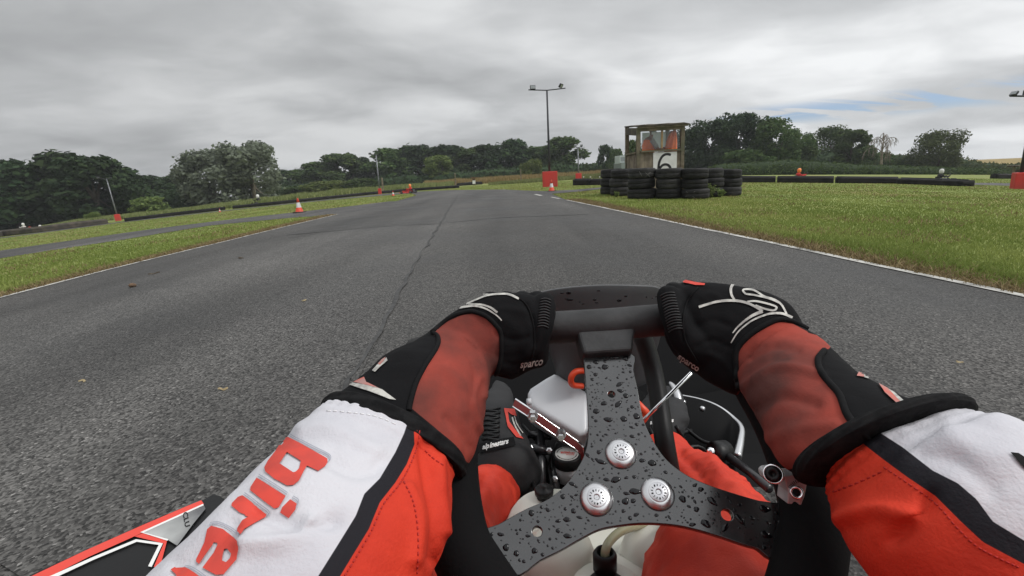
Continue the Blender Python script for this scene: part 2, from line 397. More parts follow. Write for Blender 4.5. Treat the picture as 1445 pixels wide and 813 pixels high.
# ------------------------------------------------------------------ ground
def tarmac(name, base, lo):
    m = mat(name, base, .78, col2=lo, vscale=1.1, vmin=.35, vmax=.65, spec=.35)
    n, l = m.node_tree.nodes, m.node_tree.links; b = n['Principled BSDF']; tc = n.new('ShaderNodeTexCoord')
    src = b.inputs['Base Color'].links[0].from_socket
    v = n.new('ShaderNodeTexVoronoi'); v.inputs['Scale'].default_value = 150; l.new(tc.outputs['Object'], v.inputs['Vector'])
    r = n.new('ShaderNodeMapRange'); sp = n.new('ShaderNodeSeparateColor'); l.new(v.outputs['Color'], sp.inputs[0]); l.new(sp.outputs[0], r.inputs[0]); r.inputs[1].default_value = .0; r.inputs[2].default_value = 1.0; r.inputs[3].default_value = .25; r.inputs[4].default_value = 1.9
    pw = n.new('ShaderNodeMath'); pw.operation = 'GREATER_THAN'; l.new(sp.outputs[1], pw.inputs[0]); pw.inputs[1].default_value = .965
    ad = n.new('ShaderNodeMath'); ad.operation = 'MULTIPLY_ADD'; l.new(pw.outputs[0], ad.inputs[0]); ad.inputs[1].default_value = 1.6; l.new(r.outputs[0], ad.inputs[2])
    mx = n.new('ShaderNodeMix'); mx.data_type = 'RGBA'; mx.blend_type = 'MULTIPLY'; mx.inputs[0].default_value = 1; l.new(src, mx.inputs[6])
    c3 = n.new('ShaderNodeCombineXYZ'); [l.new(ad.outputs[0], c3.inputs[i]) for i in range(3)]; l.new(c3.outputs[0], mx.inputs[7])
    # rubbed-in wheel tracks and damp patches, long along the road
    mp = n.new('ShaderNodeMapping'); mp.inputs['Scale'].default_value = (.9, .07, 1); l.new(tc.outputs['Object'], mp.inputs[0])
    t = n.new('ShaderNodeTexNoise'); t.inputs['Scale'].default_value = 1.0; t.inputs['Detail'].default_value = 5; l.new(mp.outputs[0], t.inputs['Vector'])
    r2 = n.new('ShaderNodeMapRange'); l.new(t.outputs['Fac'], r2.inputs[0]); r2.inputs[1].default_value = .33; r2.inputs[2].default_value = .67; r2.inputs[3].default_value = .66; r2.inputs[4].default_value = 1.30
    mx2 = n.new('ShaderNodeMix'); mx2.data_type = 'RGBA'; mx2.blend_type = 'MULTIPLY'; mx2.inputs[0].default_value = 1; l.new(mx.outputs[2], mx2.inputs[6])
    c4 = n.new('ShaderNodeCombineXYZ'); [l.new(r2.outputs[0], c4.inputs[i]) for i in range(3)]; l.new(c4.outputs[0], mx2.inputs[7])
    l.new(mx2.outputs[2], b.inputs['Base Color'])
    t3 = n.new('ShaderNodeTexNoise'); t3.inputs['Scale'].default_value = .55; t3.inputs['Detail'].default_value = 7; t3.inputs['Roughness'].default_value = .62; l.new(tc.outputs['Object'], t3.inputs['Vector'])
    r3 = n.new('ShaderNodeMapRange'); l.new(t3.outputs['Fac'], r3.inputs[0]); r3.inputs[1].default_value = .36; r3.inputs[2].default_value = .66; r3.inputs[3].default_value = .58; r3.inputs[4].default_value = 1.42
    mx3 = n.new('ShaderNodeMix'); mx3.data_type = 'RGBA'; mx3.blend_type = 'MULTIPLY'; mx3.inputs[0].default_value = 1; l.new(mx2.outputs[2], mx3.inputs[6])
    c5 = n.new('ShaderNodeCombineXYZ'); [l.new(r3.outputs[0], c5.inputs[i]) for i in range(3)]; l.new(c5.outputs[0], mx3.inputs[7]); l.new(mx3.outputs[2], b.inputs['Base Color'])
    r4 = n.new('ShaderNodeMapRange'); l.new(t3.outputs['Fac'], r4.inputs[0]); r4.inputs[1].default_value = .36; r4.inputs[2].default_value = .6; r4.inputs[3].default_value = .55; r4.inputs[4].default_value = .85; l.new(r4.outputs[0], b.inputs['Roughness'])
    bp = n.new('ShaderNodeBump'); bp.inputs['Strength'].default_value = .75; bp.inputs['Distance'].default_value = .004; l.new(v.outputs['Distance'], bp.inputs['Height']); l.new(bp.outputs[0], b.inputs['Normal'])
    return m
m_road = tarmac('asphalt', (.060, .0575, .054), (.048, .046, .0435))
m_road2 = tarmac('asphalt_smooth', (.067, .0645, .061), (.055, .053, .0505))
m_joint = mat('asphalt_joint', (.038, .038, .038), .9, col2=(.062, .062, .061), vscale=20, bump=.5, bscale=90)
m_white = mat('road_paint', (.47, .46, .43), .7, col2=(.16, .155, .145), vscale=9, vmin=.44, vmax=.72, bump=.3, bscale=120, detail=9)
m_ground = mat('turf', (.155, .20, .054), .9, col2=(.22, .25, .082), vscale=.9, vmin=.36, vmax=.66, col3=(.22, .19, .07), v3scale=.33, bump=.6, bscale=30, spec=.15, detail=8)
m_soil = mat('verge_soil', (.085, .070, .040), .95, col2=(.165, .13, .072), vscale=14, bump=.8, bscale=40, spec=.1)
m_field = mat('stubble', (.30, .22, .085), .95, col2=(.22, .17, .07), vscale=.2, spec=.1)

NA = 480; RR = [0.0] + list(np.geomspace(.35, 420, 102))
def ground_sheet():
    mb = MB(); vs = [(0, 0, 0)]; fs = []
    for r in RR[1:]:
        for a in range(NA):
            t = 2 * math.pi * a / NA; x, y = r * math.sin(t), r * math.cos(t); vs.append((x, y, terr(x, y) - .004))
    for a in range(NA): fs.append((0, 1 + (a + 1) % NA, 1 + a))
    for i in range(len(RR) - 2):
        for a in range(NA):
            p, q = 1 + i * NA, 1 + (i + 1) * NA; b = (a + 1) % NA; fs.append((p + a, p + b, q + b, q + a))
    o = mb.add(vs, fs).build('ground', m_ground, fix=False); tag(o, kind='structure'); return o
ground_sheet()
POLAR = [(r * math.sin(2 * math.pi * a / NA), r * math.cos(2 * math.pi * a / NA)) for r in RR[1:80] for a in range(NA) if math.cos(2 * math.pi * a / NA) > -.2 or r < 9]
POLAR = np.array(POLAR)
def wpoly(pts, far=90): return [tuple(G(px, py, far).xy) for px, py in pts]
def subdiv(pl, closed=True):
    out = []; n = len(pl)
    for i in range(n if closed else n - 1):
        a, b = Vector(pl[i]), Vector(pl[(i + 1) % n]); L = (b - a).length
        k = max(1, int(L / max(.12, .012 * min(a.length, b.length)))); out += [a.lerp(b, j / k) for j in range(k)]
    if not closed: out.append(Vector(pl[-1]))
    return out
def sheet(name, pl, dz, material):
    bd = subdiv(pl); b2 = [(p.x, p.y) for p in bd]
    ok = inpoly(POLAR[:, 0], POLAR[:, 1], b2); q = POLAR[ok]; sd_ = segdist(q[:, 0], q[:, 1], b2); q = q[sd_ > .004 * np.hypot(q[:, 0], q[:, 1]) + .02]
    vs = bd + [Vector((x, y)) for x, y in q]; n = len(bd)
    r = delaunay_2d_cdt(vs, [(i, (i + 1) % n) for i in range(n)], [], 0, 1e-5); V, T = r[0], r[2]
    cx = np.array([sum(V[i].x for i in t) / 3 for t in T]); cy = np.array([sum(V[i].y for i in t) / 3 for t in T]); ins = inpoly(cx, cy, b2)
    o = MB().add([(v.x, v.y, terr(v.x, v.y) + dz) for v in V], [tuple(t) for t, k in zip(T, ins) if k]).build(name, material)
    for p in o.data.polygons:
        if p.normal.z < 0: p.flip()
    tag(o, kind='structure'); return o
def ribbon(name, line, w, dz, material, jag=0.0, w_noise=0.0):
    """strip of width w on the ground along a line of world points"""
    pts = subdiv(line, False); L, R_ = [], []
    for i, p in enumerate(pts):
        t = (pts[min(i + 1, len(pts) - 1)] - pts[max(i - 1, 0)]).normalized(); nn = Vector((-t.y, t.x))
        ww = w * (1 + w_noise * noise.noise(Vector((p.x * 2.1, p.y * 2.1, 3)))); jj = jag * noise.noise(Vector((p.x * 3, p.y * 3, 9)))
        a, b = p + nn * (ww / 2 + jj), p + nn * (-ww / 2 + jj); L.append((a.x, a.y, terr(a.x, a.y) + dz)); R_.append((b.x, b.y, terr(b.x, b.y) + dz))
    n = len(pts); o = MB().add(L + R_, [(i, i + 1, n + i + 1, n + i) for i in range(n - 1)]).build(name, material)
    for p in o.data.polygons:
        if p.normal.z < 0: p.flip()
    tag(o, kind='structure'); return o
def behind(a, b, y):                        # carry a line on beyond b until depth y
    a, b = Vector(a), Vector(b); t = (y - b.y) / (b.y - a.y); return tuple(b + (b - a) * t)
LL = wpoly([(475.6, 303.5), (318.8, 341.7), (147.6, 383.7), (18, 417.6)]); LB = behind(LL[1], LL[3], -9.0)
RL = wpoly([(799.7, 283), (874, 299), (1000, 326.3), (1242, 378.5), (1445, 421.5)]); RB = behind(RL[1], RL[4], -9.0)
far_edge = [(-400, 402), (-150, 357), (0, 335.5), (168, 313.5), (380, 290.5), (509, 277), (571, 271.3), (594, 270.4), (638, 268.6), (710, 267.8), (740, 269.2), (772, 270.2), (810, 268.2), (850, 264.6), (853, 266.6), (815, 271), (778, 274)]
side_top = [(588, 275), (586, 277.2), (561, 283), (496, 291), (420, 299.5), (324.7, 310), (206.6, 324.6), (0, 354), (-150, 377), (-400, 418)]
side_bot = [(-400, 438), (-150, 392), (0, 365), (177, 338), (295, 318.7), (420, 307), (447, 305.6)]
in_top = [(-400, 404), (-150, 359), (0, 336.8), (168, 314.6), (380, 291.4), (465, 282.6), (535, 276.6), (575, 273.4)]
main_poly = LL[::-1][:0] + [LB] + LL[::-1] + wpoly([(500, 294), (600, 279)])[:0] + wpoly([(447, 305.6), (470, 296), (561, 284), (588, 276), (582, 273.5)]) + wpoly(far_edge[6:]) + RL + [RB]
sheet('road', main_poly, .012, m_road)
side_poly = wpoly(side_bot) + wpoly([(480, 301)]) + wpoly(side_top[1:])
sheet('side_road', side_poly, .006, m_road2)
back_poly = wpoly(far_edge[:8]) + wpoly(in_top[::-1])
sheet('back_road', back_poly, .006, m_road2)
rt = [(1352, 258.6), (1400, 258.2), (1450, 259.2), (1600, 262), (1600, 266), (1450, 263), (1400, 261.6), (1352, 260.6)]
rt_poly = wpoly(rt); sheet('far_road', rt_poly, .006, m_road2)
# painted edge lines
ribbon('edge_line', [LB] + LL[::-1], .075, .017, m_white, w_noise=.18)
ribbon('edge_line', RL + [RB], .072, .017, m_white, w_noise=.12)
ribbon('edge_line', wpoly([(755, 274.8), (764, 276.8)]), .12, .017, m_white)
ribbon('edge_line', wpoly([(778, 279), (790, 281.3)]), .07, .017, m_white)
# worn soil at the grass edge
def shift(line, d):
    pts = [Vector(p) for p in line]; out = []
    for i, p in enumerate(pts):
        t = (pts[min(i + 1, len(pts) - 1)] - pts[max(i - 1, 0)]).normalized(); out.append(tuple(p + Vector((-t.y, t.x)) * d))
    return out
lsoil = shift([LB] + LL[::-1], .17); rsoil = shift(RL + [RB], .17)
ribbon('verge_soil', lsoil, .30, .010, m_soil, .14, .7); ribbon('verge_soil', rsoil, .40, .010, m_soil, .18, .8)
# the long joint and the cross joint in the tarmac, and the smoother lane left of it
jl = wpoly([(646, 276), (634, 295), (620, 320), (601, 350), (580, 387), (560, 425), (530, 490), (470, 620)])
jl = [tuple(p) for p in jl]
lane = wpoly([(480, 311), (540, 322), (600, 319), (620, 320), (601, 350), (580, 387), (560, 425), (530, 490), (470, 620), (200, 1100), (-200, 900), (30, 430), (200, 388), (330, 350)])
ribbon('tarmac_joint', jl, .016, .0185, m_joint, .05, 1.2)
ribbon('tarmac_joint', wpoly([(405, 333), (470, 327), (540, 321), (620, 317), (700, 309), (830, 304)]), .035, .0185, m_joint, .05, 1.4)
lane2 = wpoly([(480, 327), (560, 320), (619, 318.5), (603, 347), (582, 384), (560, 425), (530, 490), (470, 620), (150, 900), (-250, 640), (30, 428), (150, 396), (330, 352)])
sheet('tarmac_patch', lane2, .0155, m_road2)

# ------------------------------------------------------------------ grass
def road_mask(x, y):
    m = np.zeros(x.shape, bool)
    for pl in (main_poly, side_poly, back_poly, rt_poly): m |= inpoly(x, y, pl)
    return m
def blades(name, x, y, h, w, material, lean=.5, label=None):
    n = len(x); z = terrn(x, y); a = rng.uniform(0, 2 * np.pi, n); la = rng.uniform(0, 2 * np.pi, n); ll = rng.uniform(0, lean, n) * h
    dx, dy = np.cos(a) * w / 2, np.sin(a) * w / 2
    V = np.empty((n, 5, 3))
    V[:, 0] = np.stack([x - dx, y - dy, z - .01], 1); V[:, 1] = np.stack([x + dx, y + dy, z - .01], 1)
    mx, my = x + np.cos(la) * ll * .35, y + np.sin(la) * ll * .35
    V[:, 2] = np.stack([mx + dx * .8, my + dy * .8, z + h * .6], 1); V[:, 3] = np.stack([mx - dx * .8, my - dy * .8, z + h * .6], 1)
    V[:, 4] = np.stack([x + np.cos(la) * ll, y + np.sin(la) * ll, z + h], 1)
    b = np.arange(n)[:, None] * 5; T = np.concatenate([b + [[0, 1, 2]], b + [[0, 2, 3]], b + [[3, 2, 4]]])
    o = fast_mesh(name, V.reshape(-1, 3), T, material); tag(o, kind='stuff'); return o
m_grass = leafmat('grass_blade', (.150, .200, .048), (.255, .295, .092), .35, patch=.45); m_dead = leafmat('dead_grass', (.16, .125, .06), (.28, .22, .115), .2)
m_long = leafmat('long_grass', (.15, .195, .07), (.26, .28, .12), .3); m_straw = leafmat('meadow_grass', (.24, .19, .075), (.36, .28, .13), .3)
def grass():
    N = 420000; th = rng.uniform(-RAD(57), RAD(57), N); r = np.exp(rng.uniform(math.log(2.8), math.log(48), N)); x, y = r * np.sin(th), r * np.cos(th)
    pt = np.array([noise.noise(Vector((a * .55, b * .55, 0))) for a, b in zip(x[::1], y[::1])])
    keep = ~road_mask(x, y)
    dl = np.minimum(segdist(x, y, [LB] + LL[::-1], False), segdist(x, y, RL + [RB], False)); keep &= dl > .13 + .34 * rng.random(N) * np.clip(.75 + 1.6 * pt, .15, 1.6)
    x, y, r, pt, dl = x[keep], y[keep], r[keep], pt[keep], dl[keep]; n = len(x)
    h = (.018 + .026 * rng.random(n)) * (1 + .5 * np.clip(pt, -.6, 1)) + .045 * np.exp(-((dl - .45) / .25) ** 2) * rng.random(n)
    h *= np.clip(1.05 - r * .035, .45, .95)
    blades('grass', x, y, h, .0035 + .0011 * r, m_grass, 1.2)
    # dead, bleached blades along both edges and scattered through the lawn
    xs, ys = [], []
    for ln, sg in (([LB] + LL[::-1], 1), (RL + [RB], 1)):
        p = np.array([tuple(v) for v in subdiv(shift(ln, .16), False)]); i = rng.integers(0, len(p), 26000)
        xs.append(p[i, 0] + rng.normal(0, .13, len(i))); ys.append(p[i, 1] + rng.normal(0, .13, len(i)))
    N = 60000; th = rng.uniform(-RAD(57), RAD(57), N); r = np.exp(rng.uniform(math.log(3), math.log(40), N)); xs.append(r * np.sin(th)); ys.append(r * np.cos(th))
    x, y = np.concatenate(xs), np.concatenate(ys); r = np.hypot(x, y); sel = (~road_mask(x, y)) & (r > 2) & (y > .5); pn = np.array([noise.noise(Vector((a * .9, b * .9, 5))) for a, b in zip(x, y)])
    lawn = np.arange(len(x)) >= 52000; sel &= (~lawn) | (pn > .12); x, y, r = x[sel], y[sel], r[sel]; n = len(x)
    blades('dead_grass', x, y, .018 + .035 * rng.random(n), .0035 + .001 * r, m_dead, 2.2)
grass()
def long_grass(name, line, depth, n, material, bw=.05, lean=.5):
    """tall grass growing in a strip: line = [(ground point, height)] and the strip's depth away from the road"""
    x, y, h = [], [], []
    seg = [(line[i][0].xy, line[i + 1][0].xy, line[i][1], line[i + 1][1]) for i in range(len(line) - 1)]
    for _ in range(n):
        a, b, ha, hb = random.choice(seg); t = random.random(); p = a.lerp(b, t); hh = ha + (hb - ha) * t; u = random.random() * depth
        p = p + p.normalized() * u; q = noise.noise(Vector((p.x * .5, p.y * .5, 2)))
        x.append(p.x); y.append(p.y); h.append(hh * (.55 + .3 * random.random() + .25 * max(q, -.5)) * (.75 + .25 * min(1, u / 1.5)))
    return blades(name, np.array(x), np.array(y), np.array(h), bw * (1 + rng.random(n)), material, lean)
def gp(px, pyb, pyt, far=62):
    B = G(px, pyb, far); return (B, max(.1, height_to(B, pyt)))
bank = [gp(60, 323, 317), gp(140, 313, 303), gp(205, 307, 297), (gp(265, 300, 291)), gp(318, 295, 284), gp(380, 288.5, 275), gp(470, 280, 264.5), gp(522, 274, 261), gp(580, 268.5, 257), gp(640, 263, 254)]
def back(line, d): return [(Vector((*(b.xy + b.xy.normalized() * d), 0)), h) for b, h in line]
long_grass('long_grass', back(bank, 1.2), 6, 26000, m_long, .07)
mead = [gp(600, 264, 253.5), gp(640, 261, 250), gp(700, 259, 246), gp(740, 256.5, 244), gp(790, 252, 241), gp(850, 248, 236.5), gp(886, 246, 231.5)]
long_grass('meadow_grass', back(mead, 3), 10, 16000, m_straw, .07)
mead2 = [gp(690, 261.5, 257), gp(740, 258.5, 252), gp(790, 255, 247.5), (gp(850, 250, 242))]
long_grass('long_grass', mead2, 5, 9000, m_long, .06)
# stubble field rising beyond the right-hand hedges
def field():
    mb = MB(); a = [Y0(px, 110, 240) for px in (1100, 1250, 1400, 1600, 1900)]; tp = []
    for i, p in enumerate(a): tp.append(Vector((p.x * 1.7, p.y * 1.7, 0)) )
    for i, (p, q) in enumerate(zip(a, tp)): q.z = (q.xy.length) * 0 + terr(q.x, q.y) * .5; q.z = terr(q.x, q.y) + height_to(Vector((q.x, q.y, terr(q.x, q.y))), (236, 230.5, 224.5, 216, 203)[i])
    n = len(a); tag(mb.add([v - Vector((0, 0, .5)) for v in a] + tp + [Vector((q.x * 1.5, q.y * 1.5, q.z - 8)) for q in tp], [(i, i + 1, n + i + 1, n + i) for i in range(n - 1)] + [(n + i, n + i + 1, 2 * n + i + 1, 2 * n + i) for i in range(n - 1)]).build('field', m_field), kind='structure')
field()

# the damp air over the track
def haze():
    m = bpy.data.materials.new('damp_air'); m.use_nodes = True; n, l = m.node_tree.nodes, m.node_tree.links; n.remove(n['Principled BSDF'])
    v = n.new('ShaderNodeVolumePrincipled'); v.inputs['Color'].default_value = (.86, .89, .92, 1); v.inputs['Density'].default_value = HAZE; l.new(v.outputs[0], n['Material Output'].inputs['Volume'])
    o = MB().box((0, 0, -4), (900, 900, 44)).build('haze', m, smooth=False); tag(o, kind='stuff'); return o
HAZE = 0.00055
haze()
# ------------------------------------------------------------------ trees, hedges, bushes
m_bark = mat('bark', (.055, .043, .032), .95, col2=(.11, .095, .075), vscale=9, bump=.9, bscale=25, spec=.1)
m_pale_bark = mat('pale_bark', (.24, .21, .16), .9, col2=(.13, .11, .085), vscale=8, bump=.6, bscale=20, spec=.1)
m_leaf = {'dark': leafmat('leaf_dark', (.018, .037, .017), (.044, .072, .028), .2), 'mid': leafmat('leaf_mid', (.036, .072, .024), (.088, .130, .042), .28),
          'light': leafmat('leaf_light', (.085, .130, .038), (.16, .205, .066), .3), 'pale': leafmat('leaf_pale_hazed', (.15, .18, .13), (.215, .25, .185), .3),  # pale: willow green lightened further, lens haze put into its colour
          'olive': leafmat('leaf_olive', (.042, .062, .022), (.10, .12, .045), .28)}
def leaf_quads(C, Rl, n, size, seed, fill=.35, squash=1.0):
    """leaf sprays spread through the lobes' volume, thickest near their surface"""
    g = np.random.default_rng(seed); C = np.array(C); Rl = np.array(Rl); w = Rl ** 2 / np.sum(Rl ** 2)
    k = g.choice(len(C), n, p=w); d = g.normal(size=(n, 3)); d /= np.linalg.norm(d, axis=1)[:, None]
    rr = Rl[k] * (1 - fill * g.random(n) ** 1.6 + .10 * g.normal(size=n)); pos = C[k] + d * rr[:, None] * np.array([1, 1, squash])
    nz = d + .75 * g.normal(size=(n, 3)); nz[:, 2] += .35; nz /= np.linalg.norm(nz, axis=1)[:, None]
    a = np.cross(nz, g.normal(size=(n, 3))); a /= np.linalg.norm(a, axis=1)[:, None]; b = np.cross(nz, a)
    s = size * (.5 + g.random(n)); V = np.empty((n, 4, 3)); asp = (.45 + .4 * g.random(n))[:, None]
    V[:, 0] = pos - a * s[:, None]; V[:, 1] = pos - b * s[:, None] * asp; V[:, 2] = pos + a * s[:, None]; V[:, 3] = pos + b * s[:, None] * asp + nz * (s * .25)[:, None]
    return V.reshape(-1, 3), np.arange(n * 4).reshape(-1, 4)
def crown_lobes(seed, hc, wr, n=26, low=.22, shape='round'):
    """lobes of a crown of unit height: trunk at the origin, half width wr"""
    g = random.Random(seed); C, Rl = [], []
    for i in range(n):
        t = low + (1 - low) * ((i + .5) / n); u = (t - low) / (1 - low)
        env = math.sin(math.pi * min(1, (u * .80 + .17))) ** .55 if shape == 'round' else (1 - u) ** .6 * .9 + .12
        a = g.random() * 6.283; rad = wr * env * (.35 + .5 * g.random() ** .6); lr = wr * (.24 + .17 * g.random()) * (1.0 if shape == 'round' else .8)
        C.append((math.cos(a) * rad, math.sin(a) * rad, min(t, 1 - lr * .75))); Rl.append(lr)
    return C, Rl
PROTO = {}
def tree_proto(key, kind, wr, seed, n=8000, low=.2, size=.030, bark=None, shape='round', trunk_r=.025, nl=28):
    r = empty('tree'); g = random.Random(seed); C, Rl = crown_lobes(seed, 1, wr, nl, low, shape)
    V, Fq = leaf_quads(C, Rl, n, size, seed, .5, .9); c = fast_mesh('crown', V, Fq, m_leaf[kind], r)
    mb = MB(); top = .62; pts = [(0, 0, -.06), (.004, 0, .1), (.012 * g.uniform(-1, 1), .01, .3), (.02 * g.uniform(-1, 1), 0, top)]
    mb.tube(pts, [trunk_r * 1.35, trunk_r, trunk_r * .8, trunk_r * .3], 9)
    for i in range(9):
        q = g.choice(C); z0 = g.uniform(.14, .5); s = Vector((0, 0, z0)); e = Vector(q); m_ = s.lerp(e, .5) + Vector((g.uniform(-.03, .03), g.uniform(-.03, .03), -.02)); mb.tube([s, m_, e], [trunk_r * .55, trunk_r * .35, trunk_r * .1], 6)
    mb.build('trunk', bark or m_bark, r, world=False); PROTO[key] = [r, False]; return r
tree_proto('dark_a', 'dark', .46, 11, low=.04, nl=34); tree_proto('dark_b', 'dark', .40, 12, low=.03, nl=34); tree_proto('mid_a', 'mid', .42, 21, low=.04); tree_proto('mid_b', 'mid', .36, 22, low=.04)
tree_proto('light', 'light', .40, 31, low=.08); tree_proto('pale', 'pale', .46, 41, low=.06, n=6500, size=.026, bark=m_pale_bark); tree_proto('oak', 'mid', .50, 51, low=.14, n=8000, size=.024)
tree_proto('oak_dark', 'dark', .48, 52, low=.10, n=8000, size=.024); tree_proto('round', 'olive', .62, 61, low=.16, n=6000, size=.028, trunk_r=.03); tree_proto('bush', 'mid', .62, 71, low=.10, n=3600, size=.045, trunk_r=.02, nl=18)
tree_proto('bush_light', 'light', .66, 72, low=.10, n=3600, size=.045, trunk_r=.02, nl=18); tree_proto('fork', 'mid', .50, 53, low=.22, n=8000, size=.024, bark=m_pale_bark, trunk_r=.02); tree_proto('small', 'dark', .42, 81, low=.15, n=3000, size=.04)
def tree(key, px, pyt, wpx, Z, label, cat='tree', group=None, pyb=255, name=None):
    B = Y0(px, Z, pyb); h = height_to(B, pyt) * 1.0; w = wpx / ppm(B); proto, used = PROTO[key]
    wr = {'dark_a': .46, 'dark_b': .40, 'mid_a': .42, 'mid_b': .36, 'light': .40, 'pale': .46, 'oak': .5, 'oak_dark': .48, 'round': .62, 'bush': .62, 'bush_light': .66, 'fork': .5, 'small': .42}[key]
    sx = w / (2 * wr * .93); rz = random.random() * 6.28 if key != 'fork' else .4
    if used: r = dup(proto, B, rz)
    else: r = proto; r.location = B; r.rotation_euler.z = rz; PROTO[key][1] = True
    r.scale = (sx, sx, h * 1.02); r.name = name or {'oak': 'broadleaf_tree', 'oak_dark': 'broadleaf_tree', 'pale': 'willow_tree', 'bush': 'bush', 'bush_light': 'bush'}.get(key, 'tree')
    if 'group' in r: del r['group']
    tag(r, label, cat, group); return r
gA = 'dark trees along the left edge of the track'
for key, px, t, w, Z, lab in [
    ('dark_a', -42, 236, 130, 62, 'dark tree at the far left edge of the picture, left of all the others'),
    ('dark_a', 22, 229, 120, 60, 'dark tree behind the low tyre wall and the small white kart'),
    ('dark_b', 84, 220, 105, 62, 'tallest dark tree of the left wood, left of the leaning lamp'),
    ('dark_a', 140, 224, 105, 60, 'dark tree directly behind the leaning left lamp post'),
    ('dark_b', 178, 239, 60, 66, 'dark tree just right of the leaning lamp post, lower than its neighbours'),
    ('dark_b', 215, 250, 80, 75, 'low dark tree behind the round green bush'),
    ('dark_a', 256, 249, 80, 80, 'low dark tree tucked against the left side of the pale tree')]:
    tree(key, px, t, w, Z, lab, group=gA, pyb=300)
tree('pale', 306, 214, 92, 66, 'pale silvery tree, left and smaller of the pale pair', group='pale silvery trees', pyb=290)
tree('pale', 361, 203, 100, 64, 'pale silvery tree, right and taller of the pale pair', group='pale silvery trees', pyb=290)
gM = 'trees of the wood beyond the track'
for key, px, t, w, Z, lab in [
    ('dark_a', 412, 241, 70, 112, 'low dark tree right beside the tall pale tree'),
    ('mid_a', 452, 230, 66, 105, 'green tree first to rise out of the wood right of the low dark one'),
    ('mid_b', 487, 219, 66, 105, 'rounded green tree left of the grey lamp post in the wood'),
    ('dark_b', 521, 224, 50, 108, 'narrow dark tree directly left of the grey lamp post'),
    ('mid_a', 553, 212, 66, 104, 'green tree right behind the grey lamp post'),
    ('dark_a', 592, 207, 76, 106, 'broad dark tree behind the red kart'),
    ('dark_b', 632, 208, 66, 106, 'dark tree behind the light green tree of the wood'),
    ('light', 621, 221, 42, 92, 'light green tree standing out in front of the dark wood'),
    ('mid_a', 662, 211, 60, 104, 'green tree directly behind the small marshal post'),
    ('dark_b', 692, 206, 60, 104, 'dark tree right of the small marshal post'),
    ('dark_a', 724, 200, 66, 102, 'tall dark tree left of the tall centre lamp post'),
    ('mid_b', 757, 209, 56, 104, 'green tree behind the tall centre lamp post'),
    ('mid_a', 795, 195, 66, 98, 'tall rounded tree at the right end of the wood, beside the far lamp')]:
    tree(key, px, t, w, Z, lab, group=gM, pyb=262)
tree('bush_light', 462, 256, 66, 80, 'light green bush in front of the wood, largest of those by the grey lamp', 'bush', pyb=270)
tree('bush', 508, 253, 50, 82, 'dull green bush between the light bush and the grey lamp', 'bush', pyb=270)
tree('bush', 428, 263, 56, 82, 'dark low bush left of the light green bush', 'bush', pyb=275)
tree('bush_light', 213, 279, 48, 56, 'round yellow-green bush below the dark trees, right of the leaning lamp', 'bush', pyb=300)
tree('bush_light', 133, 300, 18, 46, 'tiny bright green bush just left of the red lamp guard', 'bush', pyb=308)
tree('bush_light', 752, 226, 30, 80, 'yellowish bush beside the foot of the tall centre lamp', 'bush', pyb=250)
tree('small', 856, 206, 22, 96, 'small dark tree with open crown left of the hut', pyb=240)
tree('bush', 870, 212, 26, 92, 'small rounded tree touching the left side of the hut', pyb=240)
tree('bush', 894, 200, 30, 60, 'dark bushy tree seen through the open side of the hut', pyb=240)
gR = 'big broadleaf trees right of the hut'
for key, px, t, w, Z, lab in [
    ('oak_dark', 972, 184, 46, 76, 'dark broadleaf tree directly behind the right side of the hut'),
    ('oak_dark', 1003, 172, 70, 74, 'dark broadleaf tree second from the hut, left of the tallest'),
    ('oak_dark', 1040, 163, 76, 74, 'tallest broadleaf tree of the group right of the hut'),
    ('fork', 1092, 169, 72, 70, 'broadleaf tree with a pale forked trunk showing under its crown'),
    ('oak', 1122, 186, 44, 74, 'smaller broadleaf tree at the right end of the big group')]:
    tree(key, px, t, w, Z, lab, group=gR, pyb=238)
tree('bush', 1050, 213, 62, 64, 'large rounded bush growing under the tallest broadleaf tree', 'bush', pyb=240)
tree('bush', 1135, 208, 34, 72, 'bush filling the gap right of the big broadleaf group', 'bush', pyb=240)
tree('oak', 1170, 181, 56, 86, 'bushy tree between the big group and the bare dead tree', pyb=240)
tree('mid_b', 1199, 186, 44, 74, 'lighter leaning tree right beside the bushy one', pyb=240)
tree('bush', 1222, 208, 36, 72, 'ivy-like bush at the left foot of the dead tree', 'bush', pyb=240)
tree('bush', 1245, 216, 34, 76, 'low dark bush at the right foot of the dead tree', 'bush', pyb=240)
tree('round', 1323, 186, 60, 72, 'lone round-headed tree far to the right, standing clear of the rest', pyb=240)
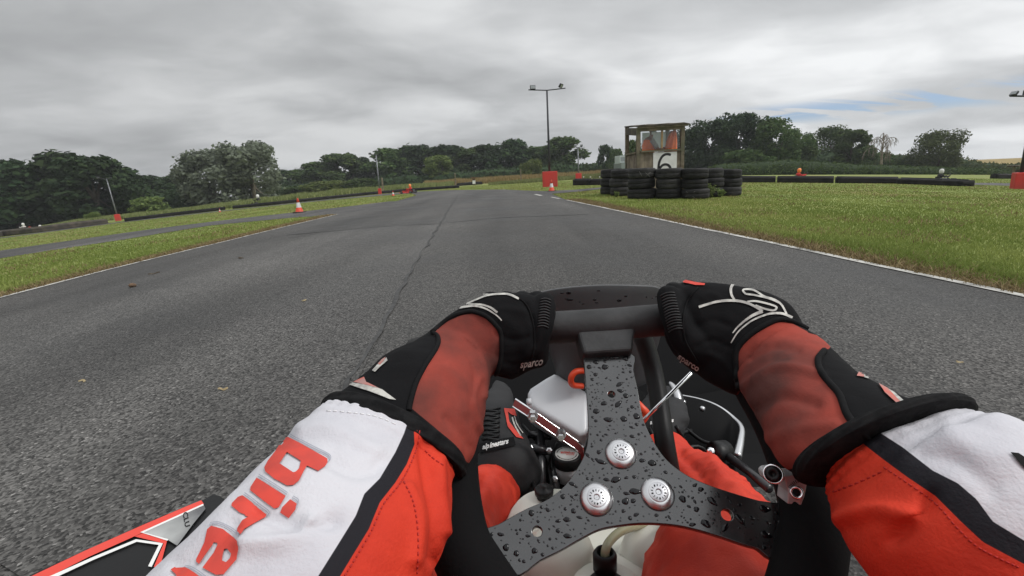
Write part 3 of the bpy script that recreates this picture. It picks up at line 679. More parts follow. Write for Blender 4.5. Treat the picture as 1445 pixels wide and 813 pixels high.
# the bare dead tree
def dead_tree():
    B = Y0(1242, 68, 240); h = height_to(B, 177); r = empty('dead_tree', B); tag(r, 'bare dead tree with pale trunk and drooping grey branches', 'tree'); mb = MB(); tk = MB(); g = random.Random(5)
    tk.tube([(0, 0, -.3), (.05, 0, h * .2), (-.05, 0, h * .45), (.05, 0, h * .75)], [h * .034, h * .026, h * .018, h * .008], 8); tk.build('trunk', m_pale_bark, r, world=False)
    def br(p, d, L, rad, lv):
        pts = [p]; q = Vector(p); dd = Vector(d)
        for i in range(7): dd = (dd + Vector((g.uniform(-.22, .22), g.uniform(-.22, .22), -.13 * i)) * .8).normalized(); q = q + dd * L / 7; pts.append(q.copy())
        mb.tube(pts, [rad * (1 - .11 * i) for i in range(8)], 5)
        if lv < 2:
            for i in range(2, 8): br(pts[i], (dd + Vector((g.uniform(-1, 1), g.uniform(-1, 1), g.uniform(-.4, .5)))).normalized(), L * .45, rad * .55, lv + 1)
    for k in range(9): a = k * 2.4; z = .38 + .05 * k; br((-.03, 0, h * min(z, .74)), Vector((math.cos(a) * .75, math.sin(a) * .5, .9)).normalized(), h * (.40 - .022 * k), h * .011, 0)
    mb.build('branches', mat('dead_wood', (.15, .125, .10), .9, col2=(.24, .2, .16), vscale=5), r, world=False)
dead_tree()
def hedge(label, line, Z, thick, leafkind, n, size, seed, name='hedge', cat='hedge'):
    """line: (px, bottom py, top py); one long body of leaves at depth Z (or a depth per point)"""
    g = random.Random(seed); pts = []
    for q in line:
        z = q[3] if len(q) > 3 else Z; B = Y0(q[0], z, q[1]); pts.append((B, height_to(B, q[2])))
    mb = MB(); rings = []; C = []; S = []
    for i in range(len(pts) - 1):
        (a, ha), (b, hb) = pts[i], pts[i + 1]; k = max(2, int((b - a).length / .8))
        for j in range(k + (i == len(pts) - 2)):
            t = j / k; p = a.lerp(b, t); h = (ha + (hb - ha) * t) * (.93 + .22 * noise.noise(Vector((p.x * .35, p.y * .35, seed))) + .06 * g.random()); o_ = Vector((p.x, p.y, 0)).normalized()
            p = Vector((p.x, p.y, terr(p.x, p.y))); f = thick * (1 + .25 * noise.noise(Vector((p.x * .5, seed, p.y * .5))))
            prof = [(-f / 2, -.1), (-f / 2 * 1.02, h * .45), (-f / 2 * .75, h * .85), (0, h), (f / 2 * .75, h * .85), (f / 2, h * .4), (f / 2, -.1)]
            rings.append([p + o_ * u + Vector((0, 0, v)) for u, v in prof]); C.append((p, o_, f, h))
    base = empty(name, pts[0][0]); tag(base, label, cat)
    mb.rings([[Vector(v) for v in r] for r in rings], 0, True).build('dark_core', m_leaf['dark'], base)  # solid dark core added inside the leaves
    gg = np.random.default_rng(seed); idx = gg.integers(0, len(C), n); pos = np.empty((n, 3)); nn = np.empty((n, 3))
    for i, k in enumerate(idx):
        p, o_, f, h = C[k]; a = gg.random() * math.pi; q = p + o_ * (-math.cos(a) * f / 2 * 1.05) + Vector((0, 0, max(.05, math.sin(a) ** .6 * h * (1.0 + .06 * gg.normal())) * gg.random() ** .25))
        side = Vector((-o_.y, o_.x, 0)) * (gg.normal() * .5); pos[i] = q + side; nn[i] = o_ * (-math.cos(a)) + Vector((0, 0, math.sin(a)))
    nn += .7 * gg.normal(size=(n, 3)); nn /= np.linalg.norm(nn, axis=1)[:, None]; a = np.cross(nn, gg.normal(size=(n, 3))); a /= np.linalg.norm(a, axis=1)[:, None]; b = np.cross(nn, a); s = (size * (.5 + gg.random(n)))[:, None]
    V = np.empty((n, 4, 3)); V[:, 0] = pos - a * s; V[:, 1] = pos - b * s * .6; V[:, 2] = pos + a * s; V[:, 3] = pos + b * s * .6
    fast_mesh('foliage', V.reshape(-1, 3) - np.array(origin(base)), np.arange(n * 4).reshape(-1, 4), m_leaf[leafkind], base); return base
hedge('long clipped dark green hedge running behind the tyre wall on the right', [(1010, 247, 234), (1060, 247, 227), (1130, 246, 227.5), (1180, 247, 230), (1240, 248, 232), (1320, 249.5, 236), (1420, 250.5, 240), (1560, 254, 243)], 58, 4.0, 'mid', 20000, .13, 3)
hedge('rougher dark hedge with brambles behind the lone round tree', [(1190, 242, 220), (1240, 240, 219), (1290, 240, 219), (1330, 240, 217.5), (1350, 240, 220), (1380, 240, 230), (1420, 241, 231), (1560, 244, 231)], 76, 4.0, 'olive', 13000, .2, 4)
hedge('low far hedge on the skyline between the far lamp and the hut', [(815, 246, 233), (838, 245, 230.5), (855, 244, 230), (890, 244, 228), (925, 244, 228)], 100, 4.0, 'mid', 5000, .3, 6)
hedge('undergrowth hedge closing the foot of the wood beyond the track', [(385, 282, 262), (450, 276, 258), (520, 270, 252), (600, 265, 246), (700, 258, 238), (790, 252, 231), (822, 250, 232)], 92, 5.0, 'dark', 14000, .32, 8)
hedge('undergrowth hedge closing the foot of the dark trees on the far left', [(-120, 350, 292), (0, 330, 285), (100, 318, 280), (190, 306, 272), (270, 298, 268)], 68, 5.0, 'dark', 12000, .28, 9)
hedge('long undergrowth hedge under the big broadleaf trees right of the hut', [(950, 246, 222), (1010, 244, 217), (1090, 244, 219), (1150, 244, 214), (1215, 244, 216)], 82, 4.0, 'dark', 10000, .22, 10)
# ------------------------------------------------------------------ track-side objects
m_tyre = mat('tyre_rubber', (.008, .008, .0085), .66, col2=(.017, .0165, .016), vscale=7, bump=.25, bscale=35, spec=.3, col3=(.026, .025, .0235), v3scale=2.6)
n_, l_ = m_tyre.node_tree.nodes, m_tyre.node_tree.links; b_ = n_['Principled BSDF']; oi_ = n_.new('ShaderNodeObjectInfo'); mr_ = n_.new('ShaderNodeMapRange'); l_.new(oi_.outputs['Random'], mr_.inputs[0]); mr_.inputs[3].default_value = .55; mr_.inputs[4].default_value = 1.5
h_ = n_.new('ShaderNodeHueSaturation'); src_ = b_.inputs['Base Color'].links[0].from_socket; l_.new(src_, h_.inputs['Color']); l_.new(mr_.outputs[0], h_.inputs['Value']); l_.new(h_.outputs[0], b_.inputs['Base Color'])
m_belt = mat('belt_rubber', (.008, .008, .0085), .75, col2=(.018, .017, .016), vscale=3, spec=.25, bump=.3, bscale=12)
m_orange = mat('cone_plastic', (.72, .075, .025), .5, col2=(.55, .06, .03), vscale=8); m_refl = mat('reflective_white', (.72, .72, .70), .4, col2=(.5, .5, .48), vscale=10)
m_redpad = mat('red_pad', (.52, .035, .028), .55, col2=(.42, .045, .035), vscale=2, bump=.1, bscale=6); m_galv = mat('galvanised', (.22, .23, .24), .45, .6, col2=(.14, .15, .15), vscale=6); m_dkmetal = mat('dark_metal', (.035, .036, .04), .5, .4)
m_wood = mat('weathered_wood', (.21, .175, .125), .9, col2=(.13, .108, .078), vscale=7, bump=.6, bscale=18, spec=.15, col3=(.11, .115, .075), v3scale=2)
m_wood2 = mat('grey_boards', (.26, .22, .165), .9, col2=(.15, .125, .095), vscale=5, bump=.6, bscale=22, spec=.15); m_felt = mat('roof_felt', (.06, .05, .042), .95, col2=(.1, .085, .06), vscale=6, bump=.5, bscale=14)
m_board = mat('white_board', (.74, .74, .72), .55, col2=(.62, .62, .59), vscale=4); m_blackpaint = mat('black_paint', (.012, .012, .012), .5); m_ply = mat('pale_panel', (.34, .35, .36), .7, col2=(.26, .27, .28), vscale=2)
m_hivis = mat('hivis_orange', (.98, .20, .035), .6, col2=(.90, .17, .03), vscale=14); m_skin = mat('skin', (.42, .22, .15), .6, sub=.1); m_cloth = mat('grey_cloth', (.48, .46, .43), .9); m_redcloth = mat('red_cloth', (.55, .03, .02), .7, col2=(.42, .02, .02), vscale=12, bump=.2, bscale=90)
m_lens = mat('lamp_glass', (.25, .27, .28), .15)
def glass_mat():
    m = bpy.data.materials.new('window_glass'); m.use_nodes = True; n, l = m.node_tree.nodes, m.node_tree.links; n.remove(n['Principled BSDF'])
    t = n.new('ShaderNodeBsdfTransparent'); t.inputs[0].default_value = (.90, .92, .92, 1); g = n.new('ShaderNodeBsdfGlossy'); g.inputs['Roughness'].default_value = .04
    f = n.new('ShaderNodeFresnel'); f.inputs[0].default_value = 1.5; ms = n.new('ShaderNodeMixShader'); l.new(f.outputs[0], ms.inputs[0]); l.new(t.outputs[0], ms.inputs[1]); l.new(g.outputs[0], ms.inputs[2]); l.new(ms.outputs[0], n['Material Output'].inputs[0]); return m
m_glass = glass_mat()
m_frost = leafmat('frosted_perspex', (.62, .65, .65), (.62, .65, .65), .75)
# --- tyres
def tyre_mesh():
    R_, w = 1.0, .74; pr = [(.56, .10), (.60, .0), (.80, -.0), (.93, .03), (.975, .09), (.997, .15), (1.0, .24), (1.0, .355), (.992, .365), (.992, .375), (1.0, .385), (1.0, .50), (.997, .59), (.975, .65), (.93, .71), (.80, .74), (.60, .74), (.56, .64)]
    mb = MB(); mb.rings([[Vector((r * math.cos(2 * math.pi * k / 40), r * math.sin(2 * math.pi * k / 40), h)) for k in range(40)] for r, h in pr], 0, False); return mb
m_chalk = mat('chalk_scuff', (.10, .10, .09), .9)
proto_tyre = tyre_mesh().build('tyre', m_tyre, world=False, angle=40); tag(proto_tyre, '-', 'tyre'); first = [True]
def tyre(x, y, z, r, h, label, tilt=0):
    if first[0]: o = proto_tyre; first[0] = False
    else: o = proto_tyre.copy(); COL.objects.link(o)
    o.location = (x, y, z); o.scale = (r, r, h / .74); o.rotation_euler = (tilt, tilt * .6, random.random() * 6); o['label'] = label; o['group'] = 'tyres stacked around the numbered hut'; o.name = 'tyre'
stacks = [(863, 274.6, 32, .92, 'leftmost stack of the tyre wall'), (877, 277.0, 33, .95, 'second stack from the left, behind the broad stack'), (905.5, 281.2, 40, 1.0, 'broad stack left of the number board'),
          (942, 281.2, 37.5, 1.0, 'stack right below the number board'), (979, 281.2, 37.5, 1.0, 'stack in front of the right corner post of the hut'), (1004, 278.4, 32, .97, 'recessed stack with weeds growing at its foot'), (1029.5, 276.6, 30.5, .95, 'rightmost stack of the tyre wall')]
for px, pb, w, sc, lab in stacks:
    B = G(px, pb); d = ppm(B); r = w / d / 2; B = B + Vector((B.x, B.y, 0)).normalized() * r * .9; ht = height_to(G(px, pb), 237.3 if sc > .96 else 238.6) / 3
    z = terr(B.x, B.y)
    for i, tn in enumerate(('bottom', 'middle', 'top')):
        j = (.10 if i == 0 else .07) * r; tyre(B.x + random.uniform(-j, j), B.y + random.uniform(-j, j), z + i * ht * .995, r * (1.04 if i == 0 else random.uniform(.94, 1.03)), ht, f'{tn} black tyre of the {lab}', random.uniform(-.045, .045) if i else 0)
    if lab.startswith(('broad', 'stack in front')):   # pale scratched crosses on two of the treads
        to = [o for o in bpy.data.objects if o.get('label', '').startswith('top black tyre of the broad' if lab.startswith('broad') else 'bottom black tyre of the stack in front')][0]; mb = MB()
        def hit(x, y):
            d = ray(x, y); a = d.x ** 2 + d.y ** 2; c0 = Vector(to.location.xy); b = -(d.xy.dot(c0)); q = b * b - a * (c0.length_squared - (r * 1.06) ** 2); t = (-b - math.sqrt(max(q, 0))) / a; return O + d * t
        for l in ([((910.5, 243.5), (917.5, 250)), ((918, 243), (911, 249.5)), ((902, 242), (906, 249))] if lab.startswith('broad') else [((968, 270), (980, 279)), ((981, 270), (967, 278))]): mb.tube([hit(*l[0]), hit(*l[1])], .006, 5)
        k = mb.build('scratches', m_chalk, to, world=False); k.matrix_parent_inverse = Matrix.LocRotScale(to.location, to.rotation_euler, to.scale).inverted()
# hidden rear stacks close the ring round the hut
def weed(px, py, h, label, seed):
    g = random.Random(seed); B = G(px, py); r = empty('weed_plant', B); tag(r, label, 'weed', 'weeds at the foot of the tyre wall'); st = MB(); V = MB()
    for i in range(16):
        a = g.random() * 6.28; t = Vector((math.cos(a) * h * .5 * g.random(), math.sin(a) * h * .4 * g.random(), h * g.uniform(.5, 1))); st.tube([(0, 0, 0), t * .5 + Vector((0, 0, h * .08)), t], [.006, .004, .002], 4)
        for k in range(16):
            p = t * g.uniform(.25, 1); d = Vector((g.gauss(0, 1), g.gauss(0, 1), g.gauss(0, .6))).normalized() * .05; e = d.orthogonal().normalized() * .014; V.add([p, p + d * .5 + e, p + d, p + d * .5 - e], [(0, 1, 2, 3)])
    st.build('stem', m_leaf['mid'], r, world=False); V.build('leaves', m_leaf['light'], r, world=False, fix=False)
weed(1003, 279.5, .36, 'tall leafy weed in front of the recessed tyre stack', 1); weed(1016, 279.0, .24, 'low weed left of the rightmost tyre stack', 2); weed(870, 278.5, .14, 'low weed at the foot of the leftmost tyre stacks', 3)
# --- marshal hut with number board
def hut():
    Z = 13.4; c = Y0(902, Z, 262); e = Y0(960.5, Z, 262); wd = e.x - c.x + .05; x0, y0 = c.x - .03, c.y; z0 = min(terr(x0, y0), terr(x0 + wd, y0)) - .02; dp = 1.25
    hz = lambda py, y=y0: c.z + height_to(Vector((x0, y, c.z)), py) - z0
    top, sill, wt = hz(180), hz(214.5), hz(182); r = empty('marshal_hut', (x0, y0, z0)); tag(r, 'small weathered wooden lookout hut with glazed front, open left side and a numbered board', 'hut')
    B_ = lambda n_, cc, ss, m_, par=r: MB().box(cc, ss, bev=.004).build(n_, m_, par, world=False, smooth=False)
    for x, y, hh in ((0, 0, top), (wd, 0, top), (0, dp, top + .12), (wd, dp, top + .12)): B_('corner_post', (x, y, hh / 2), (.10, .10, hh), m_wood)
    # board cladding below the sills: every wall one part of planks
    def planks(nm, a, b, zb, zt, m_):
        mb = MB(); a, b = Vector(a), Vector(b); L = (b - a).length; k = int(L / .115); d = (b - a) / k; an = math.atan2(d.y, d.x)
        for i in range(k): p = a + d * (i + .5); zz = zt + random.uniform(-.008, .008); mb.box((p.x, p.y, (zb + zz) / 2), (L / k - .006, .02, zz - zb), Matrix.Rotation(an, 3, 'Z'))
        return mb.build(nm, m_, r, world=False, smooth=False)
    planks('front_wall', (.05, -.015, 0), (wd - .05, -.015, 0), .05, sill - .03, m_wood2); planks('side_wall', (-.015, .05, 0), (-.015, dp - .05, 0), .05, sill - .05, m_wood2)
    planks('side_wall', (wd + .015, .05, 0), (wd + .015, dp - .05, 0), .05, sill - .05, m_wood2); planks('rear_wall', (.05, dp + .015, 0), (wd - .05, dp + .015, 0), .05, sill - .05, m_wood2)
    MB().box((wd * .66, dp - .03, (sill + top) / 2 - .02), (wd * .58, .012, top - sill - .08)).build('rear_panel', m_frost, r, world=False, smooth=False)
    B_('sill', (wd / 2, -.045, sill), (wd - .1, .09, .05), m_wood); B_('sill', (-.03, dp / 2, sill - .02), (.09, dp - .1, .05), m_wood)
    B_('head_rail', (wd / 2, -.02, wt - .03), (wd - .1, .06, .09), m_wood); MB().prism([(-.045, .05, wt - .17), (-.045, dp - .05, wt - .06), (-.045, dp - .05, top + .10), (-.045, .05, top - .01)], (.05, 0, 0)).build('head_rail', m_felt, r, world=False, smooth=False)
    w = empty('front_window', (0, 0, 0), parent=r)
    MB().box((wd / 2, .012, (sill + wt) / 2), (wd - .1, .006, wt - sill - .1)).build('pane', m_glass, w, world=False, smooth=False)
    MB().box((wd * .535, -.006, (sill + wt) / 2), (.05, .03, wt - sill - .12)).build('mullion', mat('bare_pine', (.36, .25, .13), .8, col2=(.28, .19, .1), vscale=9), w, world=False, smooth=False)
    rf = MB(); n = 9                                   # sagging sheet roof
    for i in range(n):
        x = -.16 + (wd + .36) * i / (n - 1)
    vs = []; 
    for j, (y, dz) in enumerate(((-.12, .05), (dp * .5, .12), (dp + .12, .17))):
        for i in range(n): vs.append((-.05 + (wd + .22) * i / (n - 1), y, top + dz + .012 * math.sin(i * 2.1 + j) - .02 * (i == n - 1) - .015 * (i == 0)))
    m = len(vs); vs += [(a, b, c_ - .035) for a, b, c_ in vs]; fs = []
    for j in range(2):
        for i in range(n - 1): q = j * n + i; fs += [(q, q + 1, q + n + 1, q + n), (m + q, m + q + n, m + q + n + 1, m + q + 1)]
    for i in range(n - 1): fs += [(i, m + i, m + i + 1, i + 1), (2 * n + i, 2 * n + i + 1, m + 2 * n + i + 1, m + 2 * n + i)]
    for j in range(2): fs += [(j * n, (j + 1) * n, m + (j + 1) * n, m + j * n), (j * n + n - 1, m + j * n + n - 1, m + (j + 1) * n + n - 1, (j + 1) * n + n - 1)]
    rf.add(vs, fs).build('roof', m_felt, r, world=False, smooth=False); B_('roof_batten', (wd / 2 + .04, -.07, top - .01), (wd + .16, .05, .05), m_wood)
    bx0 = wd * (919 - 902) / 58.5 + .05; bx1 = wd * (951 - 902) / 58.5 + .04; bc = (bx0 + bx1) / 2; bh = .62; zb = sill - .045
    bd = MB().box((bc, -.042, zb - bh / 2), (bx1 - bx0, .022, bh), bev=.002).build('number_board', m_board, r, world=False, smooth=False)
    s6 = (bx1 - bx0) * 1.12; text = text_flat('numeral', '6', (0, 0, 0), (s6 * .98, 0, 0), (0, 0, s6 * .98), m_blackpaint, bd, world=False)
    # a drawn numeral: one thick stroke
    bpy.data.objects.remove(text); w6 = (bx1 - bx0); st = smoothline([(.74, .93), (.60, .965), (.45, .94), (.33, .84), (.25, .68), (.225, .48), (.25, .30), (.35, .17), (.50, .13), (.65, .18), (.74, .31), (.735, .46), (.65, .57), (.52, .61), (.38, .58), (.27, .47)], 6)
    ol = stroke([(p.x * w6, p.y * w6 * 1.18) for p in st], .066); k = len(st); mb = MB(); pts = [Vector((bx0 + a, -.0565, zb - .03 - w6 * 1.18 + b)) for a, b in ol]
    mb.add(pts, [(i, i + 1, 2 * k - 2 - i, 2 * k - 1 - i) for i in range(k - 1)]).build('numeral', m_blackpaint, bd, world=False, fix=False, smooth=False)
    MB().box((wd * .36, .02, wt - .12), (.13, .006, .09)).build('notice', m_board, w, world=False, smooth=False)
    # the marshal sitting inside, and a jacket on a hook
    px = x0 + wd * .33; ps = empty('person', (px, y0 + .33, z0)); tag(ps, 'marshal in an orange vest sitting in profile behind the hut window, head lowered', 'person', )
    zs = sill - .20; b = MB(); T = lambda pts, rs: b.tube(pts, rs, 12)
    T([(-.02, 0, zs + .02), (-.03, 0, zs + .18), (-.03, 0, zs + .36), (0, 0, zs + .53), (.03, 0, zs + .58)], [.135, .14, .15, .13, .06]); T([(.03, 0, zs + .55), (.06, 0, zs + .66)], [.055, .05]); b.sphere((.085, 0, zs + .76), (.085, .07, .105)); b.sphere((.165, 0, zs + .745), (.02, .015, .025), 8)
    for s in (-1, 1): T([(.02, s * .15, zs + .50), (.11, s * .18, zs + .37), (.19, s * .17, zs + .26), (.27, s * .13, zs + .25), (.36, s * .06, zs + .26)], [.055, .05, .043, .037, .035]); b.sphere((.39, s * .05, zs + .26), (.045, .03, .025), 8); T([(-.02, s * .08, zs), (.2, s * .1, zs + .02), (.36, s * .1, zs - .02), (.38, s * .1, zs - .35), (.36, s * .1, .05), (.46, s * .1, .04)], [.09, .075, .06, .05, .04, .035])
    body = b.build('body', m_skin, ps, world=False); apply_mods(body, [('REMESH', dict(mode='VOXEL', voxel_size=.012)), ('SMOOTH', dict(iterations=3, factor=.5))]); [setattr(p, 'use_smooth', True) for p in body.data.polygons]
    v = MB(); v.tube([(-.02, 0, zs + .06), (-.03, 0, zs + .2), (-.03, 0, zs + .36), (-.005, 0, zs + .50)], [.165, .165, .172, .15], 16, cap=False); v.build('vest', m_hivis, ps, world=False)
    v = MB(); v.tube([(-.03, 0, zs + .19), (-.03, 0, zs + .225)], [.169, .170], 16, cap=False); v.build('vest_band', m_refl, ps, world=False)
    for s in (-1, 1): MB().tube([(.02, s * .15, zs + .51), (.11, s * .18, zs + .37), (.16, s * .174, zs + .30)], [.066, .064, .06], 10).build('sleeve', m_cloth, ps, world=False)
    h = MB(); h.sphere((.06, 0, zs + .80), (.095, .082, .085)); h.build('hair', mat('grey_hair', (.30, .26, .22), .9, bump=.4, bscale=80), ps, world=False)
    for s in (-1, 1): MB().sphere((.155, s * .03, zs + .775), .009, 8).build('eye', m_blackpaint, ps, world=False); MB().sphere((.08, s * .072, zs + .75), (.02, .012, .03), 8).build('ear', m_skin, ps, world=False)
    MB().tube([(.158, -.02, zs + .70), (.164, 0, zs + .70), (.158, .02, zs + .70)], .006, 6).build('mouth', m_redcloth, ps, world=False)
    MB().box((.41, 0, zs + .28), (.10, .12, .05), bev=.01).build('held_pad', m_redcloth, ps, world=False)
    jk = empty('hanging_jacket', (x0 + wd - .16, y0 + .22, z0)); tag(jk, 'orange high-visibility jacket hanging inside the right end of the hut window', 'jacket'); prof = []
    for t, hw, off in ((0, .03, .02), (.06, .075, .0), (.25, .12, -.03), (.5, .165, -.07), (.8, .20, -.11)):
        zz = wt - .06 - t; prof.append([Vector((off + hw * math.cos(a) * (1 + .08 * math.sin(5 * a)), .05 * math.sin(a) * (1 + .2 * math.sin(7 * a)), zz)) for a in [2 * math.pi * k / 32 for k in range(32)]])
    MB().rings(prof).build('jacket_body', m_hivis, jk, world=False)
    MB().tube([(.02, 0, wt - .06), (.02, .0, wt - .01), (.035, .0, wt + .012), (.05, .0, wt - .005)], .006, 6).build('hanger_hook', m_dkmetal, jk, world=False); MB().tube([(-.06, .0, wt - .1), (-.16, -.04, wt - .35), (-.22, -.03, wt - .62)], [.045, .055, .05], 10).build('jacket_sleeve', m_hivis, jk, world=False)
hut()
# --- lamps
def lamp(px, pyb, pyt, padtop, padw, arm, label, heads, lean=0.0, zfix=None, single=None, hs=1.0):
    B = G(px, pyb) if zfix is None else Y0(px, zfix, pyb); s = ppm(B); ht = height_to(B, pyt); ph = height_to(B, padtop); pw = padw / s
    r = empty('floodlight_post', B); tag(r, label, 'lamp post', 'floodlight posts round the track')
    rad = .055 if single is None else single
    MB().tube([(0, 0, 0), (0, 0, ht * .45), (0, 0, ht)], [rad * 1.15, rad, rad * .75], 12).build('pole', m_galv if 'pale' in label or 'leaning' in label else m_dkmetal, r, world=False)
    if arm: MB().tube([(arm[0] / s, 0, ht + .06), (0, 0, ht - .02), (arm[1] / s, 0, ht + .03)], .028, 8).build('crossarm', m_dkmetal, r, world=False)
    hd = []
    for hx, tilt, yaw in heads:
        x = hx / s; M_ = Matrix.Rotation(RAD(yaw), 3, 'Z') @ Matrix.Rotation(RAD(tilt), 3, 'X'); z = ht + .03 + .19 * hs
        f = MB().box((x, 0, z), (.40 * hs, .13 * hs, .30 * hs), M_, bev=.02 * hs).build('floodlight', m_dkmetal, r, world=False, smooth=False)
        MB().box(Vector((x, 0, z)) + M_ @ Vector((0, -.07 * hs, 0)), (.34 * hs, .012, .23 * hs), M_).build('lens', m_lens, f, world=False, smooth=False); MB().tube([(x, 0, ht + .03), (x, 0.02 * hs, z - .08 * hs)], .02, 6).build('bracket', m_dkmetal, f, world=False)
    if pw: MB().box((0, 0, ph / 2 - .02), (pw, pw, ph + .04), bev=.03).build('crash_pad', m_redpad, r, world=False, smooth=False)
    r.rotation_euler = (0, lean, -math.atan2(B.x, B.y) * .6); return r
lamp(776.2, 263.5, 127, 242, 20.5, (-25, 25), 'tall dark post with two floodlights and square red pad, left of the hut', [(-19, -12, 10), (19, 35, 60)], RAD(.2), single=.06, hs=.72)
lamp(816.5, 253.3, 208, 244.5, 8.2, (-4, 6), 'far pale post with floodlights and small red pad, right of the tall lamp', [(-4, 10, 30), (5, 0, -30)], zfix=40, hs=.5)
lamp(1437.5, 266.5, 135, 243.5, 15.5, (-26, 26), 'post with paired floodlights at the right edge, red pad at its foot', [(-22, -40, -50), (-9, 5, 10), (15, 5, 0)], RAD(.1), hs=.5)
lamp(168, 314, 252, 302.5, 6.0, (-8, 6), 'leaning pale post with red wrapped foot before the dark trees on the left', [(-9, 60, 20)], -RAD(2.5), zfix=38, single=.045, hs=.5)
lamp(536.5, 275.5, 219, 266, 4.4, (-7, 3), 'pale grey post with red wrap in front of the wood, left of the red kart', [(-8, 40, 40)], RAD(.6), zfix=38, single=.05, hs=.5)
# --- posts
def post(px, pyb, pyt, w, Z, label):
    B = Y0(px, Z, pyb); h = height_to(B, pyt); r = MB().box((0, 0, h / 2), (w, w, h), bev=w * .15).build('wooden_post', m_wood2, None, world=False, smooth=False); r.location = B; tag(r, label, 'post')
post(540.5, 267, 251, .12, 42, 'thick wooden post just right of the grey lamp post'); post(643, 259, 244.5, .09, 48, 'thin wooden post left of the small marshal post, in tall grass'); post(735.5, 258, 239, .09, 46, 'thin wooden post in the tan grass left of the tall centre lamp')
# --- cones
def cone_mesh(r):
    MB().box((0, 0, .02), (.32, .32, .04), bev=.012).build('base', mat('cone_base', (.05, .03, .026), .7), r, world=False, smooth=False); pr = lambda h: .115 - .095 * h / .47
    MB().lathe([(pr(0) + .012, .04), (pr(0), .06), (pr(.17), .17 + .0)], n=20, cap=False).build('cone_body', m_orange, r, world=False); MB().lathe([(pr(.17) + .001, .17), (pr(.33) + .001, .33)], n=20, cap=False).build('reflective_sleeve', m_refl, r, world=False); MB().lathe([(pr(.33), .33), (pr(.44), .44), (.018, .47), (.012, .472)], n=20, cap=True).build('cone_tip', m_orange, r, world=False)
c0 = empty('traffic_cone'); cone_mesh(c0); tag(c0, '-', 'traffic cone', 'traffic cones'); c0used = False
for px, pb, pt, lab in [(422.8, 300.3, 279.6, 'largest orange and white cone, at the tip of the left grass verge'), (555, 276.8, 269.3, 'small cone left of the red kart'), (778.5, 270.3, 253.8, 'cone standing in front of the red pad of the tall lamp'), (310.5, 299.6, 294.4, 'tiny distant cone in front of the pale trees')]:
    B = G(px, pb); s = height_to(B, pt) / .472
    if not c0used: c0.location = B; c0.scale = (s,) * 3; c0['label'] = lab; c0used = True
    else: dup(c0, B, random.random(), lab, None, s)
# --- barriers of tyres wrapped in belting
def barrier(label, line, Z, h, th=.55, name='tyre_barrier', group='low black tyre barriers', seam=.62):
    """line of px (at the foot); either depth Z or on the ground"""
    P_ = [G(px, pb, 75) if Z is None else Y0(px, Z, pb) for px, pb, pt in line]; Hh = [max(.18, height_to(b, q[2])) for b, q in zip(P_, line)]; r = empty(name, P_[0]); tag(r, label, 'barrier', group); rings = []; bn = []
    for i in range(len(P_) - 1):
        L = (P_[i + 1] - P_[i]).length; k = max(2, int(L / .16))
        for j in range(k + (i == len(P_) - 2)):
            t = j / k; p = P_[i].lerp(P_[i + 1], t); hh = Hh[i] + (Hh[i + 1] - Hh[i]) * t; d = (P_[i + 1] - P_[i]).normalized(); nn = Vector((-d.y, d.x, 0)); s = (L * t) % seam / seam; g = 1 - .10 * (abs(s - .5) * 2) ** 6; hv = hh * (1 + .03 * math.sin(L * t * 1.7))
            p = Vector((p.x, p.y, terr(p.x, p.y))); rings.append([p + nn * (th / 2 * g * a) + Vector((0, 0, hv * b)) for a, b in ((-.92, -.05), (-1, .1), (-1, .42), (-.96, .5), (-1, .58), (-1, .9), (-.85, 1), (.85, 1), (1, .9), (1, -.05))])
    MB().rings(rings).build('belting', m_belt, r); 
    mb = MB(); 
    for i in range(len(P_) - 1): mb.tube([P_[i] + Vector((0, 0, Hh[i] * .97)), P_[i + 1] + Vector((0, 0, Hh[i + 1] * .97))], .06, 6)
    mb.build('top_strip', m_tyre, r); return r
m_brown = mat('weathered_belting', (.085, .072, .055), .9, col2=(.045, .04, .032), vscale=2.5, bump=.5, bscale=10)
barrier('first segment of the low black wall, beginning right behind the tyre stacks', [(1044, 257.4, 249.4), (1094, 257.5, 249.8)], None, .4)
barrier('segment of the low black wall in front of the orange-helmeted driver', [(1096.8, 257.6, 249.8), (1176, 258.2, 250)], None, .4)
barrier('middle segment of the low black wall, between the two drivers', [(1180, 258.3, 250.2), (1266, 259, 251)], None, .4)
barrier('right-hand segment of the low black wall in front of the white-helmeted driver', [(1271.5, 259.4, 251.8), (1330, 261.6, 253.6), (1365, 263, 255)], None, .4)
barrier('short black wall left of the tyre stacks, behind the cone', [(812, 261.6, 253.2), (834.5, 261.2, 253.2)], None, .4)
barrier('short black wall touching the left side of the tyre stacks', [(836.5, 261.2, 253.2), (858, 261, 253)], None, .4)
barrier('dark barrier block beside the right-hand lamp, near the far hedge', [(1401, 254.5, 246), (1430, 254.9, 246.4)], 34, .4)
barrier('long low black wall following the back track on the left', [(330, 294.8, 291.8), (380, 290.0, 287), (445, 283.2, 280), (509, 276.4, 273.4), (571, 270.6, 268), (648, 265.2, 263)], None, .4, .22)
bw = barrier('brownish weathered wall in front of the dark trees at the far left', [(-90, 352, 343), (0, 334, 326.5), (60, 327.4, 320.2), (110, 321, 313.6), (150, 315.8, 310)], None, .4)
for c_ in bw.children: c_.data.materials[0] = m_brown
barrier('low wall between the leaning lamp and the tiny cone', [(176, 313, 311), (240, 305.2, 303.2), (318, 296.3, 294)], None, .4, .2)
barrier('dark wall of tyres with the small marshal post standing behind it', [(646, 262.6, 259.2), (665, 261.2, 257.4), (680, 260.2, 256.8)], None, .4)
